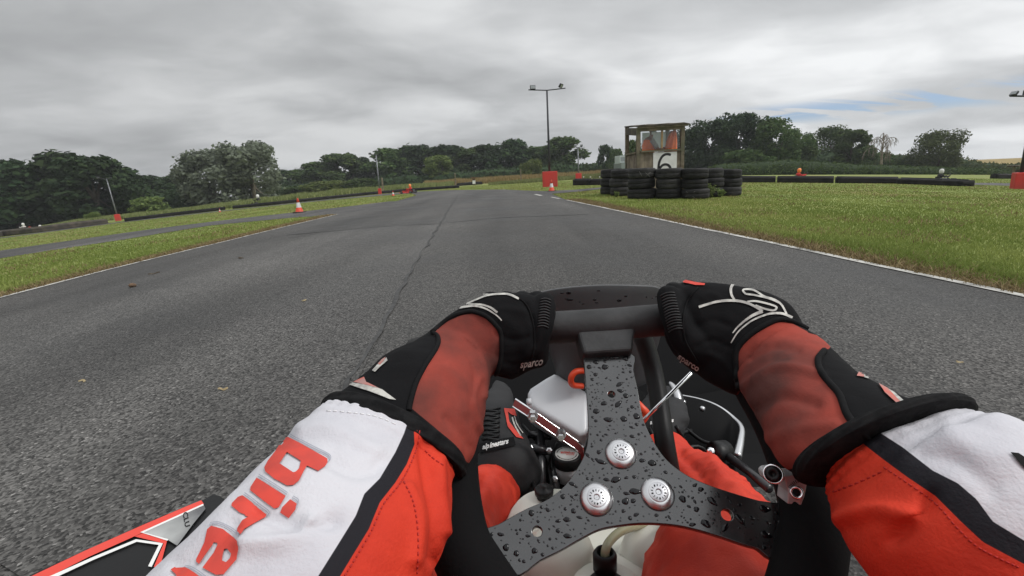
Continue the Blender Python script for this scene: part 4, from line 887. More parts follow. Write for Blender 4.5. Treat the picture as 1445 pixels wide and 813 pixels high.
# --- small far marshal post, markers, vehicle, hut at the right edge
def small_post():
    B = Y0(669, 46, 259); r = empty('marshal_post', B); tag(r, 'tiny far marshal post with flat red-brown roof and white panel', 'marshal post'); s = ppm(B); h = height_to(B, 250.8); w = 6.6 / s
    for x in (-.35, .35): MB().box((x * w * .6, 0, h / 2), (.07, .07, h), bev=.01).build('post', m_wood, r, world=False, smooth=False)
    MB().box((0, 0, h), (w * 1.25, w * .9, .06), bev=.01).build('roof', mat('rust_roof', (.17, .07, .045), .8, col2=(.1, .05, .04)), r, world=False, smooth=False); MB().box((0, -.08, h * .45), (w * .62, .04, h * .42), bev=.005).build('panel', m_board, r, world=False, smooth=False); MB().box((0, .1, h * .78), (w * .55, .05, h * .25)).build('back_board', mat('brown_board', (.2, .08, .05), .8), r, world=False, smooth=False)
small_post()
def marker(px, py, wpx, hpx, Z, m_, label):
    B = Y0(px, Z, py); s = ppm(B); h = height_to(B, py); w = wpx / s; hh = hpx / s; r = empty('marker_board', B); tag(r, label, 'marker')
    MB().tube([(0, 0, 0), (0, 0, h)], .025, 6).build('stake', m_wood2, r, world=False); MB().lathe([(w / 2, -.02), (w / 2, .02)], (0, -.04, h), Matrix.Rotation(RAD(90), 3, 'X'), 16).build('panel', m_, r, world=False)
marker(57, 319.2, 3.6, 4, 40, m_board, 'small round white marker standing above the far-left tyre wall'); marker(42.5, 321.2, 3, 3.2, 40, m_redpad, 'small red marker above the far-left tyre wall, left of the white one')
for px, lab in ((823.5, 'left'), (833, 'middle'), (846, 'right')): marker(px, 249.8, 1.5, 2.4, 40, m_board, f'{lab} of three tiny white marker posts behind the short black wall')
def van():
    B = Y0(878, 60, 236); s = ppm(B); zt = height_to(B, 219); h = zt - .0; r = empty('parked_truck', B, .2); tag(r, 'small pale truck cab parked beyond the left side of the hut', 'truck'); w = 1.5; z0 = zt - 1.5
    MB().box((-.1, 0, .35 + z0 * .5), (1.1, 2.2, z0 + .5), bev=.05).build('body', mat('truck_grey', (.17, .2, .19), .5), r, world=False, smooth=False); MB().box((-.25, 0, z0 + .95), (.85, 1.5, .95), bev=.06).build('cab', mat('truck_pale', (.42, .47, .46), .5), r, world=False, smooth=False)
    MB().box((-.25, -.76, z0 + 1.0), (.6, .02, .5)).build('windscreen', m_lens, r, world=False, smooth=False); MB().box((.45, 0, z0 + 1.35), (.5, .1, .12)).build('rail', m_board, r, world=False, smooth=False)
    for x in (-.5, .4):
        for y in (-.8, .8): MB().lathe([(.3, -.1), (.34, 0), (.3, .1)], (x, y, .3), Matrix.Rotation(RAD(90), 3, 'Y'), 16).build('wheel', m_tyre, r, world=False)
van()
def shed():
    B = Y0(1436, 36, 250); h = height_to(B, 234); s = ppm(B); r = empty('timber_shelter', B); tag(r, 'low dark timber shelter behind the right-hand lamp', 'shelter'); w = 17 / s
    for x in (-.5, .5): MB().box((x * w * .85, 0, h / 2), (.12, .12, h), bev=.01).build('post', m_wood, r, world=False, smooth=False)
    MB().box((0, 0, h), (w * 1.15, .9, .10), bev=.015).build('roof', m_felt, r, world=False, smooth=False); MB().box((0, .2, h * .45), (w * .8, .04, h * .5)).build('board', m_felt, r, world=False, smooth=False)
shed()
# --- other karts with their drivers
def kart_proto():
    r = empty('racing_kart'); MB().box((0, .05, .07), (.62, 1.5, .04), bev=.015).build('floor', m_dkmetal, r, world=False, smooth=False)
    kb = [MB().add([(-.3, .62, .06), (.3, .62, .06), (.34, .98, .06), (-.34, .98, .06), (-.2, .60, .30), (.2, .60, .30), (.25, .93, .16), (-.25, .93, .16)], [(0, 1, 2, 3), (4, 7, 6, 5), (0, 4, 5, 1), (2, 6, 7, 3), (1, 5, 6, 2), (0, 3, 7, 4)])]
    kb[0].build('nose', m_redpad, r, world=False, smooth=False)
    for s in (-1, 1):
        MB().add([(s * .42, -.4, .05), (s * .64, -.4, .05), (s * .64, .35, .05), (s * .42, .35, .05), (s * .44, -.38, .22), (s * .60, -.36, .24), (s * .58, .30, .18), (s * .44, .33, .18)], [(0, 1, 2, 3), (4, 7, 6, 5), (0, 4, 5, 1), (2, 6, 7, 3), (1, 5, 6, 2), (0, 3, 7, 4)]).build('side_pod', m_redpad, r, world=False, smooth=False)
        for y, rr, w in ((.58, .13, .12), (-.52, .14, .19)):
            R_ = Matrix.Rotation(RAD(90), 3, 'Y'); t = MB().lathe([(rr * .55, -w / 2), (rr * .92, -w / 2), (rr, -w * .3), (rr, w * .3), (rr * .92, w / 2), (rr * .55, w / 2)], (s * .56, y, rr), R_, 20).build('tyre', m_tyre, r, world=False); MB().lathe([(rr * .54, -w * .52), (rr * .2, -w * .3), (rr * .2, w * .3), (rr * .54, w * .52)], (s * .56, y, rr), R_, 14).build('rim', m_galv, t, world=False)
    MB().tube([(-.3, -.75, .1), (.3, -.75, .1)], .03, 8).build('rear_bumper', m_dkmetal, r, world=False); MB().box((.34, -.3, .22), (.22, .34, .28), bev=.03).build('engine', m_galv, r, world=False, smooth=False)
    ring = [(math.cos(a) * .14, .28 + math.sin(a) * .08, .50 + math.sin(a) * .12) for a in np.linspace(0, 6.283, 20)[:-1]]; MB().tube(ring, .014, 6, closed=True).build('steering_wheel', m_dkmetal, r, world=False)
    MB().box((0, -.36, .26), (.36, .06, .42), Matrix.Rotation(RAD(20), 3, 'X'), bev=.02).build('seat', m_dkmetal, r, world=False, smooth=False); return r
def driver_proto():
    r = empty('person'); b = MB(); b.tube([(0, -.25, .16), (0, -.28, .34), (0, -.27, .52), (0, -.24, .60), (0, -.23, .68)], [.15, .14, .16, .10, .05], 12); b.sphere((0, -.21, .76), (.085, .1, .11))
    for s in (-1, 1): b.tube([(s * .17, -.24, .55), (s * .25, -.12, .42), (s * .17, .12, .45), (s * .12, .24, .50)], [.06, .05, .045, .04], 10); b.tube([(s * .09, -.22, .15), (s * .16, .12, .30), (s * .13, .5, .14), (s * .13, .55, .2)], [.09, .075, .055, .045], 10)
    body = b.build('body', m_redcloth, r, world=False); apply_mods(body, [('REMESH', dict(mode='VOXEL', voxel_size=.025)), ('SMOOTH', dict(iterations=3))]); [setattr(p, 'use_smooth', True) for p in body.data.polygons]
    h = MB().lathe([(.06, -.16), (.115, -.12), (.135, -.03), (.135, .04), (.11, .11), (.06, .15), (.01, .16)], (0, -.21, .80), n=20).build('helmet', m_board, r, world=False); MB().box((0, -.095, .80), (.19, .04, .075), bev=.015).build('visor', m_blackpaint, h, world=False, smooth=False); return r
kp, dp_ = kart_proto(), driver_proto(); kpu = False
m_blue = mat('kart_dark', (.05, .05, .055), .5); m_helm = {'orange': mat('helmet_orange', (.9, .26, .06), .3), 'white': m_board, 'black': m_blackpaint}; m_suit = {'red': m_redcloth, 'black': mat('black_suit', (.02, .02, .022), .8), 'grey': m_cloth}
def recol(root, names, m_):
    for c in [root] + list(root.children_recursive):
        if c.type == 'MESH' and c.name.split('.')[0] in names: c.material_slots[0].link = 'OBJECT'; c.material_slots[0].material = m_
first_k = [True]
def kart(px, pb, Z, yaw, body, suit, helm, klab, dlab, sc=1.0):
    B = G(px, pb, 70) if Z is None else Y0(px, Z, pb); B.z += .012
    if first_k[0]: k, d = kp, dp_; k.location = B; d.location = B; k.rotation_euler.z = d.rotation_euler.z = yaw; first_k[0] = False
    else: k = dup(kp, B, yaw); d = dup(dp_, B, yaw)
    k.scale = d.scale = (sc,) * 3; tag(k, klab, 'kart', 'other karts on the track'); tag(d, dlab, 'person', 'other drivers'); k.name = 'racing_kart'; d.name = 'person'
    recol(k, ('nose', 'side_pod'), body); recol(d, ('body',), m_suit[suit]); recol(d, ('helmet',), m_helm[helm])
kart(577, 273.2, None, RAD(72), m_redpad, 'red', 'orange', 'red kart rounding the far bend left of centre', 'driver in red suit and pale orange helmet in the far red kart', .62)
kart(364, 294.4, 40, RAD(70), m_blue, 'black', 'white', 'dark kart on the back track before the pale trees', 'driver in black, in the dark kart before the pale trees', .9)
kart(35, 333, 40, RAD(80), m_board, 'grey', 'white', 'white kart by the far-left tyre wall', 'grey-suited driver in the white kart at the far left', .7)
kart(1131, 256.4, None, RAD(-95), m_redpad, 'red', 'orange', 'red kart mostly hidden behind the low black wall on the right', 'driver with bright orange helmet above the low black wall', .72)
kart(1331, 259.0, None, RAD(-95), m_blue, 'black', 'white', 'dark kart behind the right-hand end of the low black wall', 'driver with white helmet at the right-hand end of the low black wall', .68)
# --- small things lying on the tarmac
def stone():
    B = G(188, 407.5); r = MB().sphere((0, 0, .018), (.032, .022, .02), 12).build('stone', mat('stone_brown', (.16, .10, .06), .9, col2=(.09, .06, .04), vscale=30, bump=.5, bscale=60), world=False); r.location = B + Vector((0, 0, .012)); tag(r, 'small brown stone lying on the tarmac at the left', 'stone')
stone()
m_dry = mat('dry_leaf', (.36, .29, .17), .8, col2=(.25, .19, .1), vscale=40)
def litter(name, label, cat, px, py, size, seed, m_, gp_=None):
    g = random.Random(seed); B = G(px, py) + Vector((0, 0, .014)); n = 9; mid = []; 
    for i in range(n): t = i / (n - 1); mid.append((size * (t - .5), size * .25 * math.sin(t * 5 + seed), .004 + size * .12 * abs(math.sin(t * 4 + seed)), size * .16 * math.sin(math.pi * (t * .96 + .02))))
    vs = []; 
    for x, y, z, w in mid: vs += [(x, y - w, z * .5), (x, y, z + .003), (x, y + w, z * .6)]
    fs = []
    for i in range(n - 1):
        for k in range(2): a = i * 3 + k; fs.append((a, a + 1, a + 4, a + 3))
    o = MB().add(vs, fs).build(name, m_, world=False); o.location = B; o.rotation_euler.z = g.random() * 3; tag(o, label, cat, gp_)
litter('dry_leaf', 'curled pale leaf on the tarmac left of the white sleeve', 'leaf', 316, 556, .032, 1, m_dry)
litter('dry_leaf', 'thin straw-like leaf scrap on the tarmac near the left edge', 'leaf', 118, 544, .03, 2, m_dry); litter('dry_leaf', 'small pale leaf scrap in the middle of the left lane', 'leaf', 430, 428, .03, 3, m_dry); litter('dry_leaf', 'tiny pale scrap on the tarmac right of the right arm', 'leaf', 1352, 518, .02, 5, m_dry)
litter('dark_leaf', 'small dark leaf beyond the stone, near the painted line', 'leaf', 218, 389, .10, 4, m_bark); litter('dark_leaf', 'small dark leaf lying far up the left lane', 'leaf', 341, 366.5, .1, 6, m_bark)
# ------------------------------------------------------------------ the kart being driven
m_plate = mat('black_plate', (.012, .0125, .0135), .22, .0, col2=(.017, .018, .019), vscale=40, spec=.9, coat=.6, bump=.03, bscale=30)
m_cast = mat('cast_aluminium', (.58, .58, .58), .42, .45, col2=(.42, .42, .43), vscale=60, bump=.1, bscale=120); m_side_grip = mat('side_grip_black', (.0055, .0055, .006), .9, bump=.4, bscale=300, spec=.15); m_grip = mat('grip_rubber', (.012, .012, .0125), .62, col2=(.026, .026, .027), vscale=40, bump=.25, bscale=160, detail=8); m_black = mat('black_plastic', (.007, .007, .0075), .45, spec=.35, bump=.08, bscale=60); m_fair = mat('fairing_plastic', (.060, .061, .064), .45, col2=(.048, .049, .051), vscale=6, bump=.05, bscale=60)
m_blackmatt = mat('black_matt', (.006, .006, .0065), .8, spec=.2); m_alu = mat('aluminium', (.50, .50, .51), .30, 1.0, bump=.05, bscale=200); m_alu2 = mat('machined_aluminium', (.60, .60, .61), .35, .9, col2=(.45, .45, .47), vscale=30); m_chrome = mat('chrome', (.8, .8, .82), .1, 1.0)
m_tank = mat('tank_plastic', (.62, .62, .56), .38, col2=(.55, .55, .47), vscale=9, sub=.25); m_bottle = mat('bottle_plastic', (.50, .51, .53), .32, sub=.25); m_frame = mat('frame_paint', (.018, .018, .02), .3, spec=.6); m_redano = mat('red_anodised', (.11, .012, .011), .4, .4); m_redrub = mat('orange_hose', (.62, .06, .02), .4)
m_podred = mat('pod_red', (.70, .05, .03), .4, coat=.3); m_podwhite = mat('pod_white', (.75, .75, .73), .4); m_podgrey = mat('pod_grey', (.42, .43, .42), .35, col2=(.10, .10, .105), vscale=5, vmin=.42, vmax=.6); m_water = mat('water_drop', (.004, .004, .005), .04, spec=.35); m_hose = mat('fuel_hose', (.50, .49, .32), .2, trans=.4)
kart0 = empty('racing_kart', KW(0, .4, 0)); tag(kart0, 'black kart driven in the foreground, with three-armed steering plate and white tank', 'kart')
# --- steering wheel: a bent three-armed plate and its rubber rim
TW = RAD(42); GW = RAD(-4)
def rotz(v): return Vector((v[0] * math.cos(GW) - v[1] * math.sin(GW), v[0] * math.sin(GW) + v[1] * math.cos(GW), v[2]))
def cam2w(v): return RIGHT * v[0] - UP * v[1] + FWD * v[2]
WU, WR = cam2w(rotz((0, -math.cos(TW), math.sin(TW)))), cam2w(rotz((1, 0, 0))); WN = WR.cross(WU)
WC = P(883, 681, .41)
if WN.dot(WC - O) > 0: WN = -WN            # WN points at the driver
def wl(px, py):
    d = ray(px, py); s = (WC - O).dot(WN) / d.dot(WN); p = O + d * s - WC; return Vector((p.dot(WR), p.dot(WU)))
def ww(a, b, h=0.0): return WC + WR * a + WU * b + WN * h
plate_px = [(824.1, 506), (889.7, 502), (893, 525), (899, 553.7), (904.4, 586.5), (913.4, 611), (925.7, 633.6), (942, 654), (966.7, 672.5), (995, 685.6), (1028, 697), (1069, 709), (1122, 722), (1094, 786), (1067, 774), (1048.6, 768.7), (1007.6, 755), (966.7, 744), (934, 739.5), (901, 738.8), (872.5, 742), (843.8, 748), (815, 762.6), (790.6, 777), (762, 791), (722, 812), (672, 759), (704.6, 742), (741.4, 721.6), (774, 707), (798.8, 686.8), (815, 664), (825.4, 643.8), (830.7, 619), (830, 582), (827.4, 545.5)]
def plate():
    c = bpy.data.curves.new('plate', 'CURVE'); c.dimensions = '2D'; c.fill_mode = 'BOTH'; c.extrude = .0022; c.bevel_depth = .0007; c.bevel_resolution = 2
    def spl(pts): s = c.splines.new('POLY'); s.points.add(len(pts) - 1); [setattr(s.points[i], 'co', (p[0], p[1], 0, 1)) for i, p in enumerate(pts)]; s.use_cyclic_u = True
    q = [wl(*p) for p in plate_px]; spl(smoothline(q + [q[0]], 4)[:-1])
    for px, py, r in ((862.5, 558.5, .0042), (758, 751.5, .0046), (1024.5, 728, .0052)):
        k = wl(px, py); spl([(k.x + r * math.cos(a), k.y + r * math.sin(a)) for a in np.linspace(0, 6.283, 25)[:-1]])
    o = bpy.data.objects.new('plate', c); COL.objects.link(o); dg = bpy.context.evaluated_depsgraph_get(); dg.update(); me = bpy.data.meshes.new_from_object(o.evaluated_get(dg)); bpy.data.objects.remove(o)
    mb = MB(); mb.add([ww(v.co.x, v.co.y, v.co.z) for v in me.vertices], [tuple(p.vertices) for p in me.polygons]); r = mb.build('steering_wheel', m_plate, kart0, angle=35); return r
wheel = plate()
barL, barR = Vector((-.060, .1665)), Vector((.090, .1640))
rim_l = [(-.060, .1665), (.015, .1655), (.090, .1640), (.124, .138), (.143, .09), (.150, .03), (.143, -.03), (.127, -.062), (.093, -.105), (.05, -.130), (.0, -.138), (-.05, -.130), (-.093, -.105), (-.127, -.062), (-.143, -.03), (-.150, .03), (-.140, .09), (-.112, .140)]
rim_pts = smoothline([Vector((*p, 0)) for p in rim_l] + [Vector((*rim_l[0], 0))], 6)[:-1]
MB().tube([ww(p.x, p.y, .004) for p in rim_pts], [.0175 + .003 * min(1, max(0, (.10 - p.y) / .08)) for p in rim_pts], 20, closed=True).build('rim', m_grip, wheel)
for sg in (-1, 1):
    ix = [i for i, p in enumerate(rim_pts) if p.x * sg > .055 and p.y < .115]; k0 = 0
    run = [rim_pts[i] for i in ix]; m_ = len(run); rd = [.0245 * min(1, .80 + .06 * min(i, m_ - 1 - i)) for i in range(m_)]
    MB().tube([ww(p.x, p.y, .004) for p in run], rd, 24).build('side_grip', m_side_grip, wheel)  # blacker tube over the rim's sides
# rim block: the foam collar that grips the upper arm of the plate
q = [wl(811, 468), wl(896, 464), wl(892, 486), wl(890.5, 504), (wl(822, 508.5)), wl(816, 490)]
bb = MB(); bb.prism([ww(p.x, p.y, .013) for p in q], -WN * .026); blk = bb.build('rim_block', m_grip, wheel, smooth=False); apply_mods(blk, [('BEVEL', dict(width=.004, segments=3))])
for px, py in ((875.3, 642), (841, 706), (927, 698.7)):
    k = wl(px, py); base = ww(k.x, k.y, .0028); M_ = Matrix((WR, WU, WN)).transposed()
    w = MB().lathe([(.0002, 0), (.0136, 0), (.0138, .0012), (.0131, .0022), (.0098, .0042), (.0084, .0044), (.0002, .0044)], base, M_, 40, cap=False).build('washer', m_alu, wheel, angle=50)
    w2 = [(.0080, .0040), (.0080, .0050), (.0076, .0053), (.0026, .0053)]; mb = MB(); mb.lathe(w2, base, M_, 36, cap=False)
    hexa = [[base + M_ @ Vector((.0026 * math.cos(2 * math.pi * i / 36) * (1.0 if 1 else 0), .0026 * math.sin(2 * math.pi * i / 36), h)) for i in range(36)] for h in (.0053, .0053)]
    mb.lathe([(.0026, .0053), (.0022, .0050), (.0021, .0020), (.0001, .0018)], base, M_, 6, cap=False); mb.build('bolt_head', m_alu2, wheel, angle=40)
    ch = MB(); 
    for i in range(14):
        a = 2 * math.pi * i / 14 + .2; e1 = Vector((-math.sin(a), math.cos(a))); e2 = Vector((math.cos(a), math.sin(a))); w_ = (.0004, .0007, .0003)[i % 3]
        ch.add([base + M_ @ Vector((e2.x * u + e1.x * v, e2.y * u + e1.y * v, .00545)) for u, v in ((.0046, -w_), (.0064, -w_), (.0064, w_ * .2), (.0052, w_), (.0046, w_ * .6))], [(0, 1, 2, 3, 4)])
    ch.build('bolt_stamp', m_black, wheel, fix=False, smooth=False)
def drops():
    mb = MB(); g = random.Random(3); poly = [(p.x, p.y) for p in [wl(*p) for p in plate_px]]; bolts = [wl(875, 642), wl(841, 706), wl(927, 699)]; holes = [wl(862.5, 558.5), wl(758, 751.5), wl(1024.5, 728)]; xs = [p[0] for p in poly]; ys = [p[1] for p in poly]; got = []; M_ = Matrix((WR, WU, WN)).transposed()
    while len(got) < 460:
        a, b = g.uniform(min(xs), max(xs)), g.uniform(min(ys), max(ys)); r = .0005 + .0028 * g.random() ** 2.4
        if not inpoly(np.array([a]), np.array([b]), poly)[0] or segdist(np.array([a]), np.array([b]), poly)[0] < r * 1.3 or min((Vector((a, b)) - k).length for k in bolts) < .0145 + r or min((Vector((a, b)) - k).length for k in holes) < .0055 + r or any(math.hypot(a - u, b - v) < (r + w) * 1.25 for u, v, w in got): continue
        got.append((a, b, r)); st = 1 + .7 * g.random() ** 2; an = g.gauss(-.2, .5); n = 16; ph = g.random() * 6
        def out(f): return [(lambda t: (f * r * st * math.cos(t) * (1 + .12 * math.sin(2 * t + ph) + .10 * math.sin(3 * t + 2 * ph)), f * r / st ** .5 * math.sin(t) * (1 + .12 * math.sin(3 * t + ph))))(2 * math.pi * i / n) for i in range(n)]
        ca, sa = math.cos(an), math.sin(an)
        mb.rings([[ww(a, b, .0029 + z * r) + M_ @ Vector((x * ca - y * sa, x * sa + y * ca, 0)) for x, y in out(f)] for f, z in ((1.0, -.05), (.96, .13), (.80, .26), (.5, .36), (.15, .39))], 0, True)
    o = mb.build('water_drops', m_water, wheel); o['kind'] = 'stuff'
drops()
# --- steering column and its black support hoop seen right of the plate
hub = ww(0, 0, 0); MB().tube([hub - WN * .006, hub - WN * .05, KW(0, 1.05, .12)], [.022, .012, .010], 14).build('steering_column', m_black, kart0)
MB().tube(smoothline([P(905, 470, .66), P(921, 520, .66), P(931, 575, .64), P(938, 625, .62), P(950, 690, .62)], 5), [.0125] * 21, 14).build('support_hoop', m_black, kart0);
MB().tube([P(893, 608, .58), P(907, 594, .575), P(976, 526, .56)], .0022, 12).build('tie_rod', m_chrome, kart0)
MB().tube(smoothline([P(822, 545, .86), P(808, 543, .85), P(806, 533, .84), P(813, 524.5, .84), P(828, 523.5, .85), P(850, 526, .87)], 5), .0055, 10).build('fuel_line', m_redrub, kart0); MB().tube(smoothline([P(896, 566, .80), P(906, 576, .79), P(912, 584, .79), P(905, 596, .8)], 5), .006, 10).build('brake_line', m_redrub, kart0)
# --- front fairing behind the wheel: a curved panel
def fairing():
    mb = MB(); nx, ny = 28, 14; rows = []
    top = smoothline([(748, 424), (762, 412.5), (800, 405.5), (850, 402), (900, 402.5), (928, 405.5), (952, 420)], 6)
    bot = smoothline([(790, 540), (806, 545), (830, 548), (850, 550), (875, 549), (897, 546), (912, 540)], 6); n = len(top)
    for j in range(ny):
        t = j / (ny - 1)
        rows.append([P(a.x + (b.x - a.x) * t ** .8, a.y + (b.y - a.y) * t, .78 + .10 * t + .05 * (abs(i / (n - 1) - .5) * 2) ** 2 - .02 * math.sin(math.pi * t)) for i, (a, b) in enumerate(zip(top, bot))])
    rim = [p + (p - O).normalized() * .012 - UP * .004 for p in rows[0]]
    vs = [p for r in rows for p in r]; fs = [(j * n + i, j * n + i + 1, (j + 1) * n + i + 1, (j + 1) * n + i) for j in range(ny - 1) for i in range(n - 1)]
    o = mb.add(vs, fs).build('front_fairing', m_fair, kart0); apply_mods(o, [('SOLIDIFY', dict(thickness=.006, offset=0)), ('BEVEL', dict(width=.0015, segments=2, limit_method='ANGLE'))])
    dr = MB(); g = random.Random(8)
    for _ in range(14):
        x, y = g.uniform(790, 935), g.uniform(408, 430); c = P(x, y, .772); rr = .001 + .002 * g.random() ** 2; dr.sphere(c, (rr * (1 + g.random() * 2), rr * .3, rr), 8)
    d = dr.build('water_drops', m_water, o); d['kind'] = 'stuff'
fairing()
nose = MB(); nose.rings([[KW(l * s, f, z) for l, z in ((-1, .05), (-1, .16), (-.6, .22), (0, .24), (.6, .22), (1, .16), (1, .05))] for f, s in ((1.22, .20), (1.38, .19), (1.48, .14))]).build('nose', m_black, kart0)
# --- chassis
MB().box(KW(0, .72, .035), (.50, 1.10, .012), Matrix.Rotation(-YAW, 3, 'Z'), bev=.004).build('floor_tray', m_blackmatt, kart0, smooth=False)
for l in (-.25, .25): MB().tube(smoothline([KW(l * 1.2, -.5, .06), KW(l * 1.1, .2, .06), KW(l, .7, .06), KW(l * .9, 1.15, .07)], 5), .015, 12).build('frame_rail', m_frame, kart0)
MB().tube([KW(-.42, 1.15, .12), KW(.42, 1.15, .12)], .015, 10).build('front_axle', m_frame, kart0); MB().tube([KW(-.6, -.28, .14), KW(.6, -.28, .14)], .02, 10).build('rear_axle', m_frame, kart0)
def kwheel(l, f, rr, w, st=0.0):
    M_ = Matrix.Rotation(-YAW + st, 3, 'Z') @ Matrix.Rotation(RAD(90), 3, 'Y'); c = KW(l, f, rr)
    t = MB().lathe([(rr * .52, -w / 2), (rr * .88, -w / 2), (rr * .97, -w * .42), (rr, -w * .3), (rr, w * .3), (rr * .97, w * .42), (rr * .88, w / 2), (rr * .52, w / 2)], c, M_, 40, cap=False).build('wheel_tyre', m_tyre, kart0); MB().lathe([(rr * .53, -w * .53), (rr * .3, -w * .2), (.02, -w * .2), (.02, w * .2), (rr * .3, w * .2), (rr * .53, w * .53)], c, M_, 30, cap=False).build('rim', m_alu2, t)
kwheel(-.425, 1.15, .125, .11); kwheel(.43, 1.17, .125, .11); kwheel(-.62, -.28, .14, .2); kwheel(.62, -.28, .14, .2)
# seat shell around the hips
st = MB(); rg = []
for f, hw, zb, zt in ((.16, .19, .06, .16), (.05, .21, .045, .24), (-.08, .22, .05, .32), (-.20, .21, .14, .44), (-.29, .19, .32, .56)):
    rg.append([KW(hw * math.sin(a), f, zb + (zt - zb) * (abs(math.sin(a)) ** 4)) for a in np.linspace(-math.pi / 2, math.pi / 2, 21)])
n = 21; sv = [v for r in rg for v in r]; so = st.add(sv, [(j * n + i, j * n + i + 1, (j + 1) * n + i + 1, (j + 1) * n + i) for j in range(4) for i in range(n - 1)]).build('seat', m_black, kart0); apply_mods(so, [('SOLIDIFY', dict(thickness=.006))])
# --- white fuel tank between the legs
tp = [(704, 742), (716, 712), (730, 696), (748, 687), (775, 684), (806, 686), (880, 700), (948, 735), (962, 775), (968, 830), (955, 930), (760, 930), (720, 850), (700, 790)]
tk = MB(); tv = [GZ(x, y, .195) for x, y in tp]; cen = sum(tv, Vector()) / len(tv); ringsT = []
for z, s in ((.05, .97), (.08, 1.0), (.165, 1.0), (.185, .965), (.195, .90)): ringsT.append([Vector((cen.x + (v.x - cen.x) * s, cen.y + (v.y - cen.y) * s, z)) for v in smoothline(tv + [tv[0]], 4)[:-1]])
tank = tk.rings(ringsT).build('fuel_tank', m_tank, kart0, angle=60)
dc = P(857, 868, .505); dm = MB(); dm.rings([[dc + Vector((.085 * s * math.cos(a) * (1 + .05 * math.cos(4 * a)), .085 * s * math.sin(a) * (1 + .05 * math.cos(4 * a)), z)) for a in np.linspace(0, 2 * math.pi, 49)[:-1]] for s, z in ((1.12, -.09), (1.10, -.03), (1.03, -.006), (.92, .008), (.80, .013), (.74, .022), (.62, .029), (.55, .030))]); dm.build('filler_dome', m_tank, tank)
MB().lathe([(.036, .028), (.037, .033), (.034, .036), (.020, .037)], dc, None, 32, cap=False).build('filler_cap', m_tank, tank); MB().lathe([(.0205, .034), (.020, .0375), (.002, .038)], dc, None, 32).build('filler_plug', m_black, tank)
nc = P(853.5, 790, .515); MB().lathe([(.0125, -.02), (.0128, .006), (.0105, .010), (.0085, .0105), (.0085, .004)], nc, None, 24).build('hose_collar', m_black, tank); MB().tube(smoothline([nc + Vector((0, 0, 0)), P(855, 775, .515), P(862, 762, .53), P(880, 748, .55), P(915, 738, .58)], 5), [.0048] * 21, 14).build('filler_hose', m_hose, tank)
cc = GZ(768, 700, .197); MB().lathe([(.011, -.02), (.011, .003), (.0135, .004), (.014, .010), (.012, .013), (.005, .0135), (.005, .018), (.002, .019)], cc, None, 24).build('breather_cap', m_black, tank)
# small second reservoir shoulders in front of the tank
for cx_, cy_, sx_, sz_ in ((790, 775, .040, .022), (925, 776, .040, .022)): c_ = P(cx_, cy_, .555); MB().rings([[c_ + Vector((sx_ * s * math.cos(a), sx_ * s * math.sin(a), sz_ * z)) for a in np.linspace(0, 2 * math.pi, 33)[:-1]] for s, z in ((1.1, -2.0), (1.05, -.5), (.9, .3), (.6, .7), (.2, .85))]).build('tank_shoulder', m_tank, tank)
# --- overflow bottle, its bracket and bolts
bt = [(745, 553), (748.5, 546.5), (770, 532.5), (782, 526), (789, 527.5), (826, 550.5), (831, 558), (832, 606), (828, 612.5), (818, 614.5), (757, 578), (747.5, 570)]
bp_ = [P(x, y, .86 - (y - 570) * .0010) for x, y in bt]; bo = MB().prism(bp_, (FWD * .75 - UP * .66) * .075).build('overflow_bottle', m_bottle, kart0); apply_mods(bo, [('BEVEL', dict(width=.009, segments=4, limit_method='ANGLE', angle_limit=RAD(50)))]); [setattr(p, 'use_smooth', True) for p in bo.data.polygons]
MB().tube([P(749, 567, .822), P(744, 567.5, .82)], .006, 10).build('bottle_nipple', m_bottle, bo)
def strip(pxs, d, w, vec, m_, name, par):
    mb = MB(); a = [P(x, y, dd) for (x, y), dd in zip(pxs, d)]; b = [p + vec * w for p in a]; k = len(a)
    o = mb.add(a + b, [(i, i + 1, k + i + 1, k + i) for i in range(k - 1)]).build(name, m_, par, smooth=False); apply_mods(o, [('SOLIDIFY', dict(thickness=.002))]); return o
br_px = [(727, 563), (760, 585), (790, 606), (814, 622), (822, 630), (824.5, 646)]; bd = [.80, .795, .79, .785, .783, .782]
brk = strip(br_px, bd, .013, (-UP * .86 - FWD * .45 - RIGHT * .35).normalized(), m_redano, 'bracket', kart0)
MB().tube([P(x, y, d - .001) for (x, y), d in zip(br_px, bd)], .0017, 8).build('bracket_edge', m_chrome, brk); MB().tube([P(x, y, d - .001) + (-UP * .86 - FWD * .45 - RIGHT * .35).normalized() * .013 for (x, y), d in zip(br_px[:5], bd)], .0014, 8).build('bracket_edge', m_chrome, brk)
for x, y in ((752, 590), (791.5, 616)):
    c_ = P(x, y, .765); M_ = (-(c_ - O)).normalized().to_track_quat('Z', 'Y').to_matrix() @ Matrix.Rotation(.5, 3, 'X'); MB().lathe([(.0085, -.012), (.0085, -.003), (.0065, -.003), (.0065, .004), (.0055, .0055), (.001, .0055)], c_, M_, 6).build('bracket_bolt', m_alu, brk, smooth=False)
